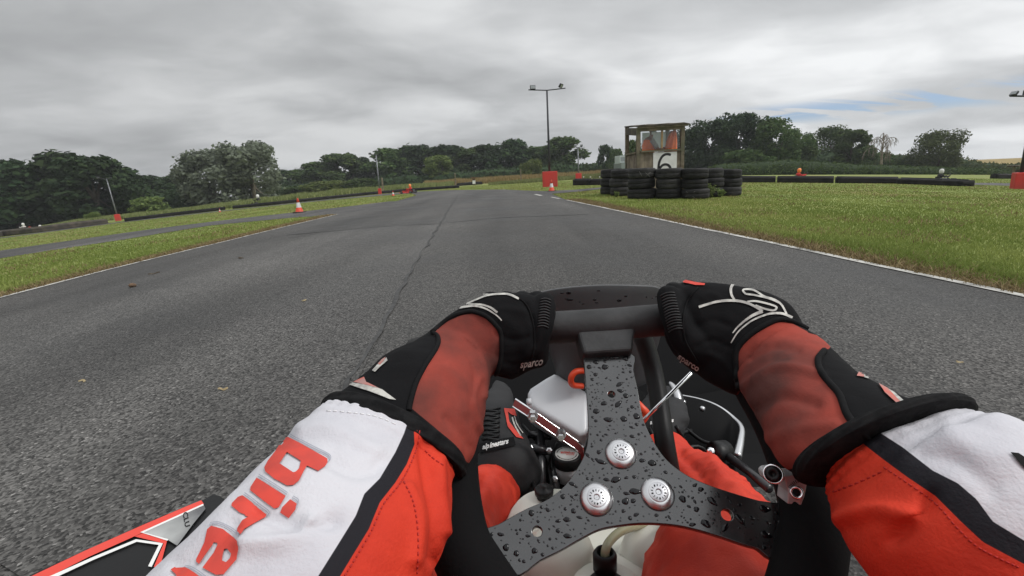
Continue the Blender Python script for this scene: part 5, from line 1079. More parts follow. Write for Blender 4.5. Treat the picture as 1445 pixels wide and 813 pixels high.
# --- brake fluid reservoir with lettered lid
rc = P(800, 643, .84); up_ = (Vector((0, 0, 1)) - (rc - O).normalized() * .05).normalized(); M_ = up_.to_track_quat('Z', 'Y').to_matrix()
res = MB().lathe([(.0205, -.045), (.0205, -.012), (.019, -.010)], rc, M_, 32).build('brake_reservoir', m_bottle, kart0); MB().lathe([(.0235, -.016), (.0245, -.012), (.0245, .002), (.0215, .0042), (.0205, .0042)], rc, M_, 36, cap=False).build('lid_ring', m_black, res); MB().lathe([(.0207, .0030), (.0207, .0040), (.001, .0042)], rc, M_, 36, cap=True).build('lid', m_board, res)
ex = (RIGHT * .86 - UP * .45); ex = (ex - up_ * ex.dot(up_)).normalized(); ey = up_.cross(ex)
lt = MB(); ct = MB(); g = random.Random(4)
for row, x0_, x1_, hh in ((.0042, -.0115, .004, .0022), (.0012, -.0105, .0125, .0036), (-.0035, -.001, .012, .0026)):
    x = x0_
    while x < x1_:
        w_ = g.uniform(.0008, .0020); yy = row + g.uniform(-.0004, .0004); lt.add([rc + up_ * .0046 + ex * u + ey * v for u, v in ((x, yy - hh / 2), (x + w_, yy - hh / 2 * g.uniform(.5, 1)), (x + w_ * 1.1, yy + hh / 2), (x + w_ * .2, yy + hh / 2 * g.uniform(.6, 1)))], [(0, 1, 2, 3)]); x += w_ + .0005
lt.build('lid_text', m_podred, res, fix=False, smooth=False)
for i in range(46):
    a = 2 * math.pi * i / 46; r_ = ex * math.cos(a) + ey * math.sin(a); t_ = ex * -math.sin(a) + ey * math.cos(a); w_ = g.uniform(.0005, .001)
    if i % 23 not in (0, 1, 2): ct.add([rc + up_ * .0046 + r_ * u + t_ * v for u, v in ((.0165, -w_), (.0182, -w_), (.0182, w_), (.0165, w_))], [(0, 1, 2, 3)])
ct.build('lid_ring_text', m_black, res, fix=False, smooth=False)
# pedals and tubes round the boots
for a, b, r in (((745, 613, .9), (778, 616, .9), .007), ((748, 632, .86), (775, 636, .86), .008), ((762, 600, .92), (764, 700, .80), .009), ((781, 640, .88), (783, 700, .82), .009), ((775, 668, .86), (800, 676, .86), .012)): MB().tube([P(*a), P(*b)], r, 10).build('frame_tube', m_frame, kart0)
MB().box(P(790, 668, .88), (.07, .05, .06), bev=.005).build('master_cylinder', m_black, kart0, smooth=False)
for pts, r in (([(742, 618, .9), (752, 640, .86), (748, 668, .82), (760, 700, .76)], .0035), ([(738, 600, .95), (756, 622, .9), (772, 655, .86), (779, 690, .8)], .003), ([(786, 625, .9), (778, 650, .86), (784, 678, .84)], .0028), ([(905, 610, .82), (925, 603, .86), (950, 612, .86), (975, 608, .9)], .004), ([(940, 596, .92), (965, 604, .9), (990, 622, .86), (1012, 628, .84)], .0035), ([(950, 640, .8), (985, 630, .82), (1010, 650, .8)], .003)):
    MB().tube(smoothline([P(*p) for p in pts], 5), r, 8).build('cable', m_black, kart0)
for x, y, d in ((748, 632, .855), (775, 636, .853), (760, 660, .84), (783, 676, .83)): MB().lathe([(.004, -.003), (.0055, -.001), (.0055, .002), (.003, .003), (.001, .003)], P(x, y, d), (-(P(x, y, d) - O)).normalized().to_track_quat('Z', 'Y').to_matrix(), 6).build('chassis_bolt', m_alu, kart0, smooth=False)
# right-hand inner panel with bright edge, clutch knob and lever clamp
edge = smoothline([P(948, 556, 1.02), P(985, 563, 1.0), P(1012, 573, .98), P(1034, 589, .96), P(1046, 603, .93), P(1045, 622, .90), P(1040, 645, .87)], 6)
pnl = MB(); lower = [p - UP * .10 + RIGHT * .0 for p in edge]; k = len(edge); pnl.add(edge + [p - UP * .16 - FWD * .05 - RIGHT * .04 for p in edge], [(i, i + 1, k + i + 1, k + i) for i in range(k - 1)]); po = pnl.build('inner_panel', m_blackmatt, kart0); apply_mods(po, [('SOLIDIFY', dict(thickness=.004))]); MB().tube(edge, [.0025 + .006 * (i / (k - 1)) ** 2.0 for i in range(k)], 12).build('panel_edge', m_alu, po)
for x, y in ((964, 568), (991, 577)): MB().sphere(P(x, y, .955), .006, 10).build('panel_screw', m_alu, po)
MB().tube(smoothline([P(945, 540, .95), P(953, 551, .93), P(957.5, 568, .91), P(955, 582, .90)], 5), [.003 + .005 * math.sin(math.pi * i / 15) for i in range(16)], 14).build('brake_lever', m_alu, kart0)
kn = P(1019, 641, .80); MB().tube([kn + FWD * .012 + RIGHT * .010, kn - RIGHT * .012 + UP * .002, kn - RIGHT * .014 + UP * .002], [.019, .019, .015], 24).build('pedal_knob', m_black, kart0); MB().tube([kn + RIGHT * .005, P(1060, 668, .72), P(1085, 690, .66)], [.007, .006, .006], 10).build('shift_rod', m_frame, kart0); MB().lathe([(.005, -.003), (.0065, 0), (.005, .003)], P(1003, 637, .77), (-(kn - O)).normalized().to_track_quat('Z', 'Y').to_matrix(), 20).build('knob_ring', m_chrome, kart0)
MB().add([P(955, 562, 1.12), P(1135, 530, 1.12), P(1140, 640, 1.05), P(1125, 760, .92), P(1010, 720, .95), P(960, 640, 1.05)], [(0, 1, 2, 5), (5, 2, 3, 4)]).build('side_backing', m_blackmatt, kart0, smooth=False)  # black sheet added so the gap under the right arm reads dark
MB().add([P(670, 520, 1.16), P(760, 470, 1.18), P(1060, 465, 1.18), P(1062, 640, 1.1), P(670, 660, 1.06)], [(0, 1, 2, 3, 4)]).build('front_backing', m_blackmatt, kart0, smooth=False)  # black backing added to darken the gap behind the bottle
clamp = MB(); cl = P(1094, 673, .345); cM = (-(cl - O)).normalized().to_track_quat('Z', 'Y').to_matrix()
clp = lambda x, y, d=.345: P(x, y, d - .0 if d < .4 else d - .125)
c_out = [(1077, 667), (1082, 662.5), (1093.5, 660.5), (1106, 672), (1106.5, 680), (1088, 680), (1080, 677)]; clamp.prism([clp(*p) for p in c_out], FWD * .009); clo = clamp.build('lever_clamp', m_cast, kart0, smooth=False); apply_mods(clo, [('BEVEL', dict(width=.0015, segments=2))])
MB().lathe([(.0039, .0), (.0055, .0011), (.0065, .0015), (.0068, .0)], clp(1091, 669, .468), cM, 30, cap=False).build('clamp_washer', m_chrome, clo); MB().lathe([(.0050, 0), (.0050, .003), (.0022, .0034), (.0015, .001)], clp(1091, 669, .468), cM, 30).build('clamp_bolt', m_black, clo)
jaw = MB(); j_out = [(1107, 672), (1118, 670.5), (1139, 670), (1140, 678), (1136, 700), (1131, 713), (1128, 713), (1127, 709), (1120, 708.5), (1118, 712), (1111, 711), (1113, 695), (1110, 687)]
jaw.prism([clp(*p, .468) for p in j_out], FWD * .014); jo = jaw.build('clamp_jaw', m_cast, clo, smooth=False); apply_mods(jo, [('BEVEL', dict(width=.0015, segments=2))])
MB().lathe([(.0026, .001), (.0033, .0018), (.0043, .0015), (.0046, -.001)], clp(1124, 695, .466), cM, 28, cap=False).build('jaw_ring', m_chrome, jo); MB().lathe([(.0027, -.002), (.0027, .0009), (.0005, .0009)], clp(1124, 695, .466), cM, 24).build('jaw_hole', m_blackmatt, jo)
for i in range(14): a = RAD(200 + 7.2 * i); p_ = clp(1136 + 24 * math.cos(a) * .95, 694 + 17 * math.sin(a), .4665); MB().box(p_, (.0005, .0022, .0008), cM @ Matrix.Rotation(-(a - RAD(270)), 3, 'Z')).build('clamp_serration', m_black, jo, smooth=False) if i < 13 else None
# --- side pods
def pod(mir):
    Z = .22; nm = 'side_pod'; pod_px = [(20, 824), (34, 813), (120, 775), (200, 739), (262, 713), (289, 703), (305, 694), (316, 697), (330, 715), (380, 790), (330, 930), (60, 1010), (-120, 900)]
    pts = [GZ(x, y, Z) for x, y in pod_px]
    if mir:                                  # the same pod on the far side of the centreline
        q = []
        for p in pts: d = p - KW(0, 0, 0); l = d.x * math.cos(YAW) - d.y * math.sin(YAW); f = d.x * math.sin(YAW) + d.y * math.cos(YAW); v = KW(-l, f, Z); q.append(v)
        pts = q
    c_ = sum(pts, Vector()) / len(pts); sc = lambda s, z: [Vector((c_.x + (p.x - c_.x) * s, c_.y + (p.y - c_.y) * s, z)) for p in pts]
    o = MB().rings([sc(.86, .05), sc(.98, .09), sc(1.0, .19), sc(.985, .213), sc(.95, Z)]).build(nm, m_black, kart0, angle=50)
    return o
pd = pod(False); pod(True); T_ = lambda l, z=.2225: [GZ(x, y, z) for x, y in l]
def flat(name, poly, z, m_, par): return MB().add(T_(poly, z), [tuple(range(len(poly)))]).build(name, m_, par, smooth=False)
flat('red_stripe', [(36, 817), (120, 777), (200, 741.5), (262, 715), (284, 706), (287.5, 711), (266, 722), (205, 750), (125, 786), (40, 829)], .2222, m_podred, pd)
flat('white_stripe', [(66, 815), (130, 786.5), (192, 761), (230, 766.5), (214, 800), (209, 799), (224, 769), (193, 764.5), (132, 790), (72, 818)], .2224, m_podwhite, pd); flat('red_stripe', [(190, 757), (205, 751), (236, 762), (226, 800), (217, 800), (231, 767)], .2226, m_podred, pd)
flat('sticker_panel', [(199.5, 751), (287.5, 712), (290, 718), (272, 740), (250, 770), (237, 762)], .2228, m_podgrey, pd); flat('white_stripe', [(198, 751), (286.5, 711), (287.5, 713), (203, 751.5), (238, 761), (236, 763)], .2231, m_podwhite, pd)
V, Fc = text_mesh('CLU', 1.0, 0, .02); bA = Vector((262.5, 733)); ax, ay = Vector((2.0, 11.0)), Vector((9.5, -3.5)); MB().add([GZ(*(bA + ax * v.x + ay * v.y), .2236) for v in V], Fc).build('sticker_text', m_black, pd, fix=False, smooth=False)
# ------------------------------------------------------------------ the driver
me_ = empty('person', KW(0, -.15, .05)); tag(me_, 'driver in red and white racing suit gripping the foreground steering wheel', 'person')
SUEDE, SUEDE2 = (.31, .054, .038), (.085, .032, .027); CLOTHR, CLOTHR2 = (.57, .043, .020), (.48, .033, .016)
m_glove = zones(mat('glove_fabric', (.0055, .0055, .0062), .85, bump=.35, bscale=420, spec=.15), [('suede', SUEDE, SUEDE2, 11.0)])
m_suit = mat('suit_red', CLOTHR, .62, col2=CLOTHR2, vscale=25, bump=.8, bscale=520, spec=.3)
m_sleeve = zones(mat('suit_white', (.555, .55, .58), .75, col2=(.49, .485, .52), vscale=14, bump=.8, bscale=520, spec=.2), [('dark', (.012, .0115, .015), None, 1), ('red', CLOTHR, CLOTHR2, 25)])
m_bandm = mat('elastic_band', (.006, .006, .0065), .9, spec=.15, col2=(.011, .011, .0115), vscale=120, bump=.5, bscale=260); m_piping = mat('black_piping', (.007, .007, .0075), .85, spec=.15, bump=.3, bscale=300)
m_silver = mat('silver_print', (.50, .49, .45), .5, col2=(.30, .29, .27), vscale=160, bump=.2, bscale=300); m_redprint = mat('red_print', (.60, .055, .035), .7, col2=(.50, .05, .035), vscale=60, bump=.2, bscale=500); m_redprint2 = mat('faded_red_print', (.52, .12, .09), .7, col2=(.36, .2, .18), vscale=60)
m_greyprint = mat('grey_print', (.30, .31, .36), .7); m_thread = mat('red_thread', (.40, .02, .015), .8); m_whitethread = mat('white_thread', (.75, .75, .76), .9)
# body: torso, upper arms and legs in one surface
def body():
    b = MB(); T = lambda pts, rs, n=16: b.tube(smoothline(pts, 4), list(np.interp(np.linspace(0, len(rs) - 1, (len(rs) - 1) * 4 + 1), range(len(rs)), rs)), n)
    S = lambda x, y, z: Vector((x, y, z))
    hip, che, nk = KW(0, -.16, .16), S(-.01, -.33, .62), S(-.005, -.31, .80)
    T([hip, KW(0, -.20, .30), S(-.01, -.34, .48), che, S(-.005, -.33, .70), nk, S(-.005, -.29, .88)], [.15, .15, .145, .155, .13, .065, .06], 20)
    for s, e in ((-1, P(300, 960, .24)), (1, P(1580, 1010, .20))):
        sh = S(.19 * s, -.33, .68); T([S(.08 * s, -.32, .69), sh, sh.lerp(e, .5) + Vector((.05 * s, -.06, -.05)), e, ], [.085, .078, .062, .045])
    # left leg, right leg: hip, thigh, knee, shin, ankle
    T([KW(-.09, -.14, .15), KW(-.17, .12, .24), P(560, 905, .43), P(602, 800, .54), P(652, 738, .66), P(688, 704, .75), P(698, 696, .79)], [.10, .088, .072, .060, .058, .050, .045])
    T([KW(.09, -.14, .15), KW(.15, .10, .22), P(1040, 890, .44), P(1036, 805, .53), P(1005, 730, .64), P(952, 664, .77), P(932, 642, .82)], [.105, .095, .082, .084, .067, .050, .046])
    o = b.build('body', m_suit, me_); apply_mods(o, [('REMESH', dict(mode='VOXEL', voxel_size=.006)), ('SMOOTH', dict(iterations=6, factor=.5))]); wrinkle(o, .007, 14, None, 3); wrinkle(o, .003, 40, None, 8)
    for ln, w, h in (([(640, 690), (665, 718), (690, 748)], 6, .006), ([(690, 662), (676, 700), (650, 740)], 6, -.004), ([(700, 690), (712, 715), (716, 728)], 5, .004), ([(960, 640), (985, 665), (1000, 690)], 6, -.005), ([(1004, 650), (1020, 675), (1050, 700)], 7, .006), ([(1040, 660), (1060, 690), (1085, 705)], 6, -.004)): crease(o, ln, w, h)
    o.data.polygons.foreach_set('use_smooth', [True] * len(o.data.polygons)); return o
body()
# helmet above and behind the camera
hc = Vector((-.005, -.27, 1.00)); hm = MB().lathe([(.085, -.15), (.125, -.10), (.142, -.02), (.142, .05), (.118, .12), (.07, .155), (.01, .165)], hc, None, 32).build('helmet', m_board, me_); MB().rings([[hc + Vector((.146 * math.sin(a), .146 * math.cos(a), z)) for a in np.linspace(-1.1, 1.1, 20)] + [hc + Vector((.138 * math.sin(a), .138 * math.cos(a), z)) for a in np.linspace(1.1, -1.1, 20)] for z in (-.02, .02, .055)]).build('visor', m_black, hm)
# gloves: gauntlet, palm, thumb and four fingers in one surface
def glove(side, st, fingers, thumb, suede, creases, name='glove'):
    b = MB(); b.rings(loft(st, 48, 70), 0, True)
    for f, r in fingers: pts = [P(*q) for q in f]; b.tube(smoothline(pts, 4), list(np.interp(np.linspace(0, 1, (len(pts) - 1) * 4 + 1), [0, .5, 1], [r, r * .97, r * .82])), 12); b.sphere(pts[-1], r * .82, 10); b.sphere(pts[0], r * 1.05, 10)
    pts = [P(*q) for q in thumb]; b.tube(smoothline(pts, 4), list(np.interp(np.linspace(0, 1, (len(pts) - 1) * 4 + 1), [0, .4, 1], [.018, .0145, .012])), 14); b.sphere(pts[-1], .0122, 10)
    o = b.build(name, m_glove, me_); apply_mods(o, [('REMESH', dict(mode='VOXEL', voxel_size=.0024)), ('SMOOTH', dict(iterations=6, factor=.5))])
    wrinkle(o, .0016, 18, None, 4 + side); wrinkle(o, .0006, 60, None, 14 + side)
    for ln, w, h in creases: crease(o, [tuple(p) for p in smoothline(ln, 4)], w, h * .65)
    sdf(o, 'suede', [tuple(p) for p in suede]); o.data.polygons.foreach_set('use_smooth', [True] * len(o.data.polygons)); return o
L_ST = [(452, 577, 647, 676, .395, .86), (462, 568, 655, 666, .405, .86), (500, 540, 668, 640, .42, .86), (546, 500, 683, 585, .445, .84), (586, 481, 686, 553, .465, .82), (612, 462, 694, 530, .49, .75), (634, 444, 706, 533, .495, .62), (660, 427, 724, 536, .498, .54), (690, 414, 748, 524, .498, .52), (722, 412, 769, 515, .498, .52), (748, 415, 774, 502, .500, .55), (760, 424, 774, 486, .502, .5)]
L_F = [([(x, 425, .515), (x + 2, 426, .555), (x + 3, 448, .572), (x + 2, 476, .560), (x, 482, .530)], .0105) for x in (692, 714, 736, 757)]
L_T = [(735, 500, .495), (752, 482, .487), (763, 456, .486), (768, 428, .500)]
L_SU = [(609, 471), (632, 453.5), (650.7, 445), (667, 442.6), (684, 448.6), (699, 462), (704.6, 473.7), (704.8, 503), (699, 524), (712, 545), (712, 600), (690, 655), (668, 655), (659, 652.5), (639, 626), (612.7, 602.7), (578, 574), (578, 568), (586, 539.6), (600, 514), (616, 489.8), (617.7, 476.5)]
gl = glove(0, L_ST, L_F, L_T, L_SU, [([(612, 470), (634, 471), (660, 481), (678, 502), (686, 530), (684, 560)], 4.0, .004), ([(640, 482), (662, 500), (672, 530), (668, 560)], 5.0, -.003), ([(676, 535), (668, 560), (672, 590), (680, 610)], 4.5, .0035), ([(630, 590), (650, 610), (662, 630)], 6, -.003), ([(630, 520), (650, 545), (655, 580)], 9, .003), ([(700, 500), (716, 505), (735, 500)], 4, -.0015), ([(705, 450), (735, 470), (742, 500)], 10, .002)])
R_ST = [(1136, 668, 1368, 594, .305, .66), (1124, 661, 1358, 587, .315, .68), (1098, 645, 1286, 577, .33, .70), (1078, 606, 1240, 553, .355, .74), (1062, 574, 1204, 530, .38, .78), (1046, 548, 1170, 494, .415, .76), (1040, 536, 1146, 474, .44, .70), (1036, 556, 1132, 456, .455, .60), (1012, 546, 1110, 427, .466, .54), (985, 529, 1074, 410, .478, .52), (958, 508, 1030, 401, .488, .52), (942, 488, 988, 398, .494, .52), (936, 468, 958, 406, .498, .5)]
R_F = [([(x, y + 1, .505), (x - 2, y + 2, .550), (x - 2, y + 26, .568), (x - 2, y + 52, .556), (x, y + 58, .525)], .0108) for x, y in ((951, 412), (974, 409), (998, 412), (1022, 414))]
R_T = [(990, 495, .475), (966, 478, .472), (951, 450, .474), (943, 418, .490)]
R_SU = [(1141, 470), (1139, 467.6), (1117, 456), (1099, 454), (1081.6, 461), (1059.5, 475), (1044, 490.7), (1040, 504), (1041.7, 530.6), (1044, 548), (1030, 575), (1040, 640), (1085, 672), (1115, 662), (1164, 654), (1200, 643), (1226.5, 631), (1222, 620), (1195, 588.5), (1182, 557), (1159.5, 530), (1153, 508), (1158, 497), (1170, 492), (1180, 480)]
gr = glove(1, R_ST, R_F, R_T, R_SU, [([(1050, 545), (1085, 522), (1120, 518), (1160, 530)], 6, .004), ([(1060, 505), (1090, 490), (1125, 494)], 6, -.003), ([(1062, 580), (1100, 560), (1150, 570)], 9, -.004), ([(1085, 620), (1130, 605), (1180, 600)], 9, .003), ([(985, 440), (1000, 470), (1010, 520)], 10, .002)])
for o_, ls in ((gl, [([(742, 430), (752, 455), (754, 485)], 3, -.0022), ([(690, 440), (715, 436), (740, 440)], 5, .0012), ([(700, 470), (722, 480), (745, 476)], 4, -.0015), ([(712, 512), (735, 516), (755, 508)], 4, -.0015), ([(676, 430), (684, 446), (698, 470)], 5, .001)]), (gr, [([(972, 420), (962, 450), (966, 480)], 3, -.0022), ([(985, 460), (1005, 452), (1030, 460)], 5, -.0014), ([(1000, 500), (1020, 510), (1036, 530)], 5, .0016), ([(985, 490), (1005, 480), (1030, 490)], 4, -.0014), ([(990, 420), (1000, 414), (1012, 418)], 4, .001)])):
    for ln, w, h in ls: crease(o_, [tuple(p) for p in smoothline(ln, 4)], w, h)
bl, br_ = bvh(gl), bvh(gr)
def trim(tree, line, r, name, par, m_=m_piping, off=.0004):
    pts = [cast(tree, p.x, p.y, off) for p in smoothline(line, 6)]; run, mb = [], MB()
    for p in pts + [None]:
        if p is not None and (not run or (p - run[-1]).length < .03): run.append(p)
        else:
            if len(run) > 2: mb.tube(run, r, 8)
            run = [p] if p is not None else []
    return mb.build(name, m_, par)
trim(bl, [(610, 469), (632, 451), (651, 442.5), (668, 440.3), (686, 446.6), (700, 459.5), (707, 472.5), (707, 503), (702, 523), (695, 535)], .0024, 'cuff_seam', gl); trim(bl, [(611, 470), (618, 476), (616.5, 490), (600, 516), (587, 541), (579, 568), (577, 580)], .0022, 'panel_seam', gl)
trim(br_, [(1139, 465), (1117, 453.6), (1098, 451.5), (1080, 459), (1058, 473), (1042.5, 489), (1038, 504), (1040, 531), (1043, 548)], .0026, 'cuff_seam', gr); trim(br_, [(1163, 495), (1154.5, 509), (1161, 530), (1184, 557), (1197, 588), (1224, 619), (1234, 630)], .0024, 'panel_seam', gr)
S = lambda pts, w, w2=None, m=6: (stroke([tuple(p) for p in smoothline(pts, m)], w, w2), [])
decal('silver_logo', [S([(658, 430.5), (673.7, 423.5), (688, 418), (703, 416.2), (717.6, 416.6), (732, 422.4)], 2.0, 3.0), S([(662, 423), (674, 417.5), (689, 416.5), (690, 419)], 1.3), S([(661, 430), (680, 431), (692.5, 435), (702, 441.5)], 2.4, 3.0), S([(646, 436), (669.5, 432.6), (686, 436.6), (699, 444), (708, 452.5)], 3.0, 1.4)], gl, m_silver, gl, .0012, 2.0)
decal('silver_logo', [S([(986, 434), (1000, 429.6), (1012, 426.4), (1026, 425), (1042, 425.6), (1054, 428.5), (1066, 434), (1076, 440)], 3.4), S([(1076, 440), (1060, 447), (1044, 459), (1034, 470.5)], 5.0, 1.4), S([(1034.5, 402), (1031, 408), (1032, 417), (1036.5, 424.5)], 4.0, 3.0), S([(1052, 416), (1048, 411.5), (1052, 409.5), (1064, 411), (1078, 419.5), (1092, 424), (1102, 431), (1109, 444)], 2.6), S([(1052, 416), (1066, 418), (1086, 423), (1100, 429)], 2.4), S([(1054, 427), (1066, 426), (1084, 430), (1095, 434.5), (1091, 439), (1078, 436.5), (1066, 432)], 2.6), S([(1032, 484), (1042, 468.5), (1059, 454.5), (1078, 446), (1090, 443), (1104, 443.5), (1117, 449)], 1.6, 3.6)], gr, m_silver, gr, .0012, 2.0)
decal('red_mark', [([(948, 396.5), (962, 395.6), (966, 396), (980, 399.5), (995, 401.5), (994, 403.8), (981, 403.6), (966, 400)], [])], gr, m_redprint, gr, .0014, 2.0)
decal('silver_chevron', [([(491.5, 543.5), (496.5, 541), (519.7, 544.6), (539.6, 551), (559, 565.5), (549.6, 564.5), (523, 554)], []), ([(526, 524), (533, 516), (546, 506), (547.5, 510), (536, 520), (530, 526)], [])], gl, m_silver, gl, .0012, 2.0)
decal('red_chevron', [([(500, 540.5), (507, 537), (514.7, 533.6), (518, 541), (536, 549.8), (519.7, 545.4)], []), ([(534, 515), (540, 508.5), (545, 505.5), (543, 510), (537, 516.5)], [])], gl, m_redprint2, gl, .0014, 2.0)
decal('silver_chevron', [([(1252.5, 605.5), (1275, 593), (1289, 588), (1280, 597), (1260, 605.8)], []), ([(1216, 523), (1222, 527), (1225, 536), (1219, 534.5)], []), ([(1250, 549), (1262, 556), (1280, 571), (1302, 584.5), (1290, 582), (1270, 568)], [])], gr, m_silver, gr, .0012, 2.0)
decal('red_chevron', [([(1213, 520), (1218, 523.5), (1218.5, 534), (1208.5, 532.5)], []), ([(1239, 543), (1251, 549.5), (1268, 566.5), (1290, 583), (1284, 585), (1264, 570), (1248, 556)], [])], gr, m_redprint2, gr, .0014, 2.0)
text_on('glove_lettering', 'sparco', (750, 511), (11.5, -1.8), (3.6, -16), gl, m_silver, gl, .0016, bold=.02)
text_on('glove_lettering', 'sparco', (973, 510.5), (10.5, 7), (5, -11), gr, m_silver, gr, .0016, bold=.02)
# ribbed pads on the thumbs
def ribs(tree, a, b, wdt, n, par):
    mb = MB(); a, b = Vector(a), Vector(b); d = (b - a); nn = Vector((-d.y, d.x)).normalized()
    for i in range(n):
        c = a + d * (i / (n - 1)); pts = [cast(tree, *(c + nn * wdt * (t - .5) + d.normalized() * 2.2 * math.sin(math.pi * t)), .0006) for t in np.linspace(0, 1, 8)]; pts = [p for p in pts if p is not None]
        if len(pts) > 3 and max((pts[j + 1] - pts[j]).length for j in range(len(pts) - 1)) < .01: mb.tube(pts, .0008, 6)
    return mb.build('thumb_ribs', m_grip, par)
trim(bl, [(728, 418), (744, 432), (753, 458), (754, 490), (748, 512)], .0009, 'back_seam', gl); trim(br_, [(985, 406), (970, 425), (964, 452), (968, 482), (985, 512)], .0009, 'back_seam', gr)
ribs(bl, (766, 462), (770, 424), 15, 11, gl); ribs(br_, (954, 466), (942, 416), 20, 14, gr)
# cuff bands
def band(st, r0, name='cuff_band', wr=.0):
    rg = loft(st, 72, 16); m = len(rg); c = [sum(r, Vector()) / len(r) for r in rg]; out = []
    for i, r in enumerate(rg): f = 1 + r0 * math.sin(math.pi * min(1, max(0, i / (m - 1)))) ** .5; out.append([c[i] + (v - c[i]) * (f + .008 * math.sin(9 * k * 2 * math.pi / 72 + i)) for k, v in enumerate(r)])
    return MB().rings(out).build(name, m_bandm, me_)
band([(464, 566, 655, 663, .405, .88), (459, 571, 653, 669, .400, .88), (454, 577, 649, 677, .395, .88)], .035); band([(1119, 658, 1366, 583, .314, .69), (1124, 663, 1372, 587, .309, .68), (1133, 669, 1374, 591, .304, .67)], .024)
# sleeves
def sleeve(st, dark, red, creases, seed, i0=36):
    rg = loft(st, 180, 190)
    for i, rr in enumerate(rg):              # the cuff is gathered into small pleats
        c = sum(rr, Vector()) / len(rr); a = .011 * (.4 + .6 * random.random()) * math.exp(-(max(0, i - i0) / 7) ** 2) - (0.0 if i > i0 - 6 else 0.0); sh_ = 1 - .10 * min(1, max(0, (i0 - 2 - i) / 12))
        rg[i] = [c + (v - c) * sh_ * (1 + a * math.sin(2 * math.pi * k / 180 * 30 + 2 * math.sin(k * .11)) + .014 * math.exp(-((i - i0 - 10) / 5) ** 2) - .012 * math.exp(-((i - i0 - 5) / 3) ** 2)) for k, v in enumerate(rr)]
    o = MB().rings(rg).build('sleeve', m_sleeve, me_); wrinkle(o, .0030, 12, None, seed); wrinkle(o, .0012, 34, None, seed + 5)
    for ln, w, h in creases: crease(o, [tuple(p) for p in smoothline(ln, 4)], w, h)
    sdf(o, 'dark', dark); sdf(o, 'red', red); return o
sl = sleeve([(474, 562, 640, 651, .41, .9), (462, 572, 641, 661, .40, .9), (446, 588, 640, 672, .388, .9), (424, 609, 638, 690, .374, .88), (396, 642, 635, 727, .35, .86), (345, 694, 628, 772, .315, .86), (288, 758, 611, 813, .29, .86), (232, 820, 590, 872, .27, .86), (140, 905, 560, 962, .25, .86), (0, 1010, 500, 1080, .235, .86)],
    [(566, 560), (577.5, 589.5), (570, 612), (558, 638), (536, 675), (514, 697), (502, 728), (476, 770), (449, 813), (400, 890), (300, 1060), (900, 1060), (900, 540)], [(584, 560), (584, 605), (585, 627), (574, 655), (558, 681), (536, 709), (520.5, 746.7), (500, 780), (480, 813), (430, 900), (350, 1060), (900, 1060), (900, 540)],
    [([(598, 630), (606, 680), (616, 740), (612, 790)], 9, -.005), ([(620, 650), (622, 700), (628, 750)], 8, .004), ([(575, 690), (590, 730), (585, 790)], 10, .004), ([(345, 770), (400, 765), (440, 740)], 14, .005), ([(360, 720), (420, 740), (470, 735)], 12, -.004), ([(470, 650), (500, 665), (530, 660)], 12, -.004), ([(430, 610), (470, 608), (530, 640)], 14, .004), ([(250, 800), (300, 770), (330, 740)], 12, -.003)], 21)
sr = sleeve([(1144, 664, 1354, 588, .318, .66), (1156, 680, 1362, 593, .312, .68), (1170, 698, 1382, 597, .303, .72), (1178, 728, 1406, 600, .295, .8), (1198, 770, 1450, 616, .28, .84), (1230, 812, 1512, 660, .265, .86), (1280, 880, 1600, 740, .25, .86), (1360, 1000, 1740, 860, .23, .86)],
    [(1225, 600), (1273.5, 631), (1316, 664), (1351.6, 682), (1378, 704.6), (1401, 736), (1445, 762.7), (1560, 830), (1700, 1100), (1000, 1100), (1000, 600)], [(1210, 620), (1244, 646.5), (1280, 673), (1320, 700), (1356, 736), (1387, 765), (1445, 796), (1560, 860), (1600, 1100), (1000, 1100), (1000, 620)],
    [([(1190, 730), (1240, 720), (1290, 730)], 12, .005), ([(1260, 760), (1300, 730), (1310, 700)], 12, -.004), ([(1300, 640), (1350, 650), (1400, 690)], 14, -.002), ([(1340, 610), (1380, 640), (1430, 650)], 18, .002)], 33, 46)
bs, bsr = bvh(sl), bvh(sr); q4 = lambda l: [(200 + x / 3.2136, 560 + y / 3.2136) for x, y in l]
letters = [(q4([(668, 185), (838, 285), (838, 300), (828, 322), (800, 342), (750, 318), (735, 345), (715, 385), (690, 405), (660, 408), (600, 375), (565, 345), (560, 325), (575, 295), (610, 250), (645, 195)]), [q4([(660, 257), (722, 297), (715, 330), (700, 345), (688, 348), (627, 308)])]), (q4([(525, 372), (655, 455), (625, 505), (605, 510), (495, 430), (497, 415)]), []), (q4([(675, 470), (705, 490), (700, 515), (670, 552), (632, 527), (640, 505)]), []),
    (q4([(460, 452), (570, 535), (565, 550), (490, 592), (470, 605), (450, 632), (437, 615), (440, 600), (460, 565), (480, 552), (455, 535), (410, 500), (412, 488), (440, 460)]), []), (q4([(320, 590), (370, 605), (440, 655), (445, 690), (435, 740), (400, 780), (375, 810), (340, 813), (280, 780), (330, 715), (348, 675), (345, 665), (330, 662), (325, 675), (265, 765), (252, 755), (252, 740), (290, 660), (302, 605)]), [q4([(380, 695), (395, 692), (412, 712), (405, 735), (385, 755), (368, 748), (372, 720)])]),
    (q4([(130, 792), (150, 780), (200, 778), (250, 808), (290, 840), (280, 900), (200, 860)]), []), (q4([(20, 880), (60, 850), (120, 880), (190, 930), (170, 980), (60, 930)]), [])]
for i, (po_, ho) in enumerate(letters): decal('printed_letter', [(po_, ho)], bs, m_redprint, sl, .0010, 3.0)
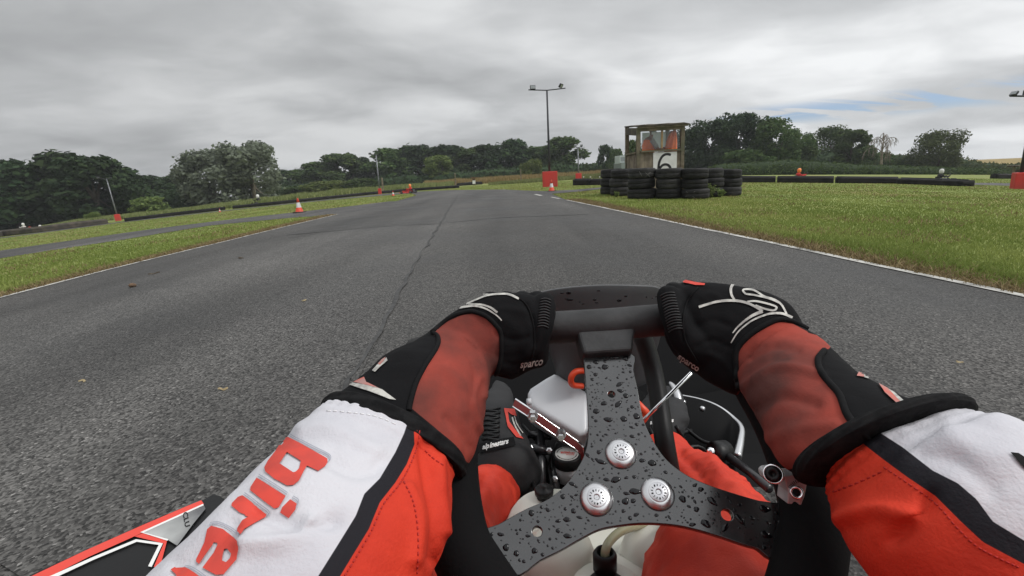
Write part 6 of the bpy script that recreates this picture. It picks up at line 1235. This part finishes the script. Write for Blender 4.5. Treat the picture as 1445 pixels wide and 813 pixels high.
sh = [q4(l) for l in ([(675, 170), (760, 220), (850, 268), (846, 292)], [(535, 357), (600, 398), (664, 440)], [(688, 455), (712, 472), (706, 500)], [(470, 440), (530, 482), (580, 518), (580, 536)], [(315, 577), (355, 574), (430, 612), (444, 634)], [(203, 768), (250, 788), (300, 822)])]
decal('letter_shadow', [S(l, 1.2) for l in sh] + [S([(x - 1.2, y + 2.4) for x, y in l], 1.2) for l in sh], bs, m_greyprint, sl, .0010, 2.0)
decal('printed_letter', [([(1425, 640), (1436, 641), (1450, 650), (1480, 672), (1462, 676), (1442, 660)], [])], bsr, m_greyprint if 0 else m_blackmatt, sr, .001, 3)
def stitches(tree, line, par, m_, L=4.0, gap=2.2, w=1.0, name='stitching'):
    pts = smoothline(line, 24); d = 0; acc = []; segs = []; on = True; last = pts[0]; cur = [pts[0]]
    for p in pts[1:]:
        d += (p - last).length; last = p
        if on: cur.append(p)
        if on and d > L: segs.append(cur); on = False; d = 0
        elif not on and d > gap: on = True; cur = [p]; d = 0
    mb = MB()
    for s in segs:
        q = [cast(tree, x.x, x.y, .0003) for x in (s[0], s[len(s) // 2], s[-1])]
        if all(v is not None for v in q): mb.tube(q, .00045, 5)
    return mb.build(name, m_, par)
stitches(bs, [(592, 608), (588, 632), (576, 662), (562, 686), (541, 712), (525, 748), (504, 784), (486, 813)], sl, m_thread); stitches(bs, [(600, 636), (610, 646), (630, 660)], sl, m_thread); stitches(bs, [(570, 680), (584, 712), (590, 760), (588, 812)], sl, m_thread, 3, 3); stitches(bs, [(461, 580), (490, 582), (530, 588), (560, 600)], sl, m_whitethread, 5, 3)
stitches(bsr, [(1176, 694), (1210, 682), (1250, 664)], sr, m_thread); stitches(bsr, [(1248, 660), (1284, 684), (1322, 712), (1350, 744), (1383, 774), (1440, 802)], sr, m_thread)
# boots
def boot(st, name='boot'):
    o = MB().rings(loft(st, 40, 60)).build(name, m_blackmatt, me_); wrinkle(o, .003, 26, None, 2); return o
m_boot = mat('boot_suede', (.014, .014, .015), .75, bump=.3, bscale=300)
bL = boot([(672, 668, 742, 702, .83, .9), (674, 652, 756, 690, .83, 1.0), (676, 628, 762, 668, .845, 1.05), (676, 606, 752, 640, .87, .95), (676, 584, 738, 612, .90, .8), (682, 562, 730, 582, .95, .6), (694, 545, 722, 556, 1.0, .45), (700, 538, 716, 544, 1.02, .3)])
bR = boot([(890, 650, 962, 620, .85, .9), (888, 632, 968, 604, .86, 1.0), (890, 612, 972, 590, .88, .95), (896, 592, 968, 572, .92, .8), (904, 572, 960, 556, .98, .6), (914, 556, 946, 546, 1.02, .45)])
for b in (bL, bR): b.data.materials.clear(); b.data.materials.append(m_boot)
tb, tbR = bvh(bL), bvh(bR)
decal('strap', [([(676, 627), (724, 618), (727, 630), (678, 640)], [])], tb, m_blackmatt, bL, .003, 3); decal('red_panel', [([(710.5, 577), (725, 578), (728, 588), (721, 586), (716, 582), (718, 596), (730, 612), (738, 620), (728, 618), (716, 603)], [])], tb, m_redprint, bL, .002, 2); decal('white_panel', [S([(722, 590), (726, 602), (734, 616)], 2.0), S([(725, 588), (729, 600), (737, 612)], 1.2)], tb, m_silver, bL, .002, 2)
text_on('boot_lettering', 'alpinestars', (700.5, 628.5), (7.6, -1.6), (1.5, -9.5), tb, m_board, bL, .0045, bold=.03); text_on('boot_lettering', 'alpinestars', (934, 596.5), (6.9, -1.0), (.6, -7.5), tbR, m_board, bR, .0045, bold=.03)
lc = MB()
for i in range(7):
    y = 578 + i * 6.6
    for s in (-1, 1):
        q = [cast(tb, 691 + s * 14 * (t - .5) * 1.6 + (690 - y) * .03, y + 4 * t + s * 1, .002) for t in (0, .35, .7, 1)]
        if all(v is not None for v in q): lc.tube(q, .0022, 6)
lc.build('laces', m_black, bL); lc = MB()
for i in range(6):
    q = [cast(tbR, 908 + i * 9 + 10 * t, 606 + 18 * t - i, .002) for t in (0, .35, .7, 1)]
    if all(v is not None for v in q): lc.tube(q, .003, 6)
lc.build('laces', m_black, bR)
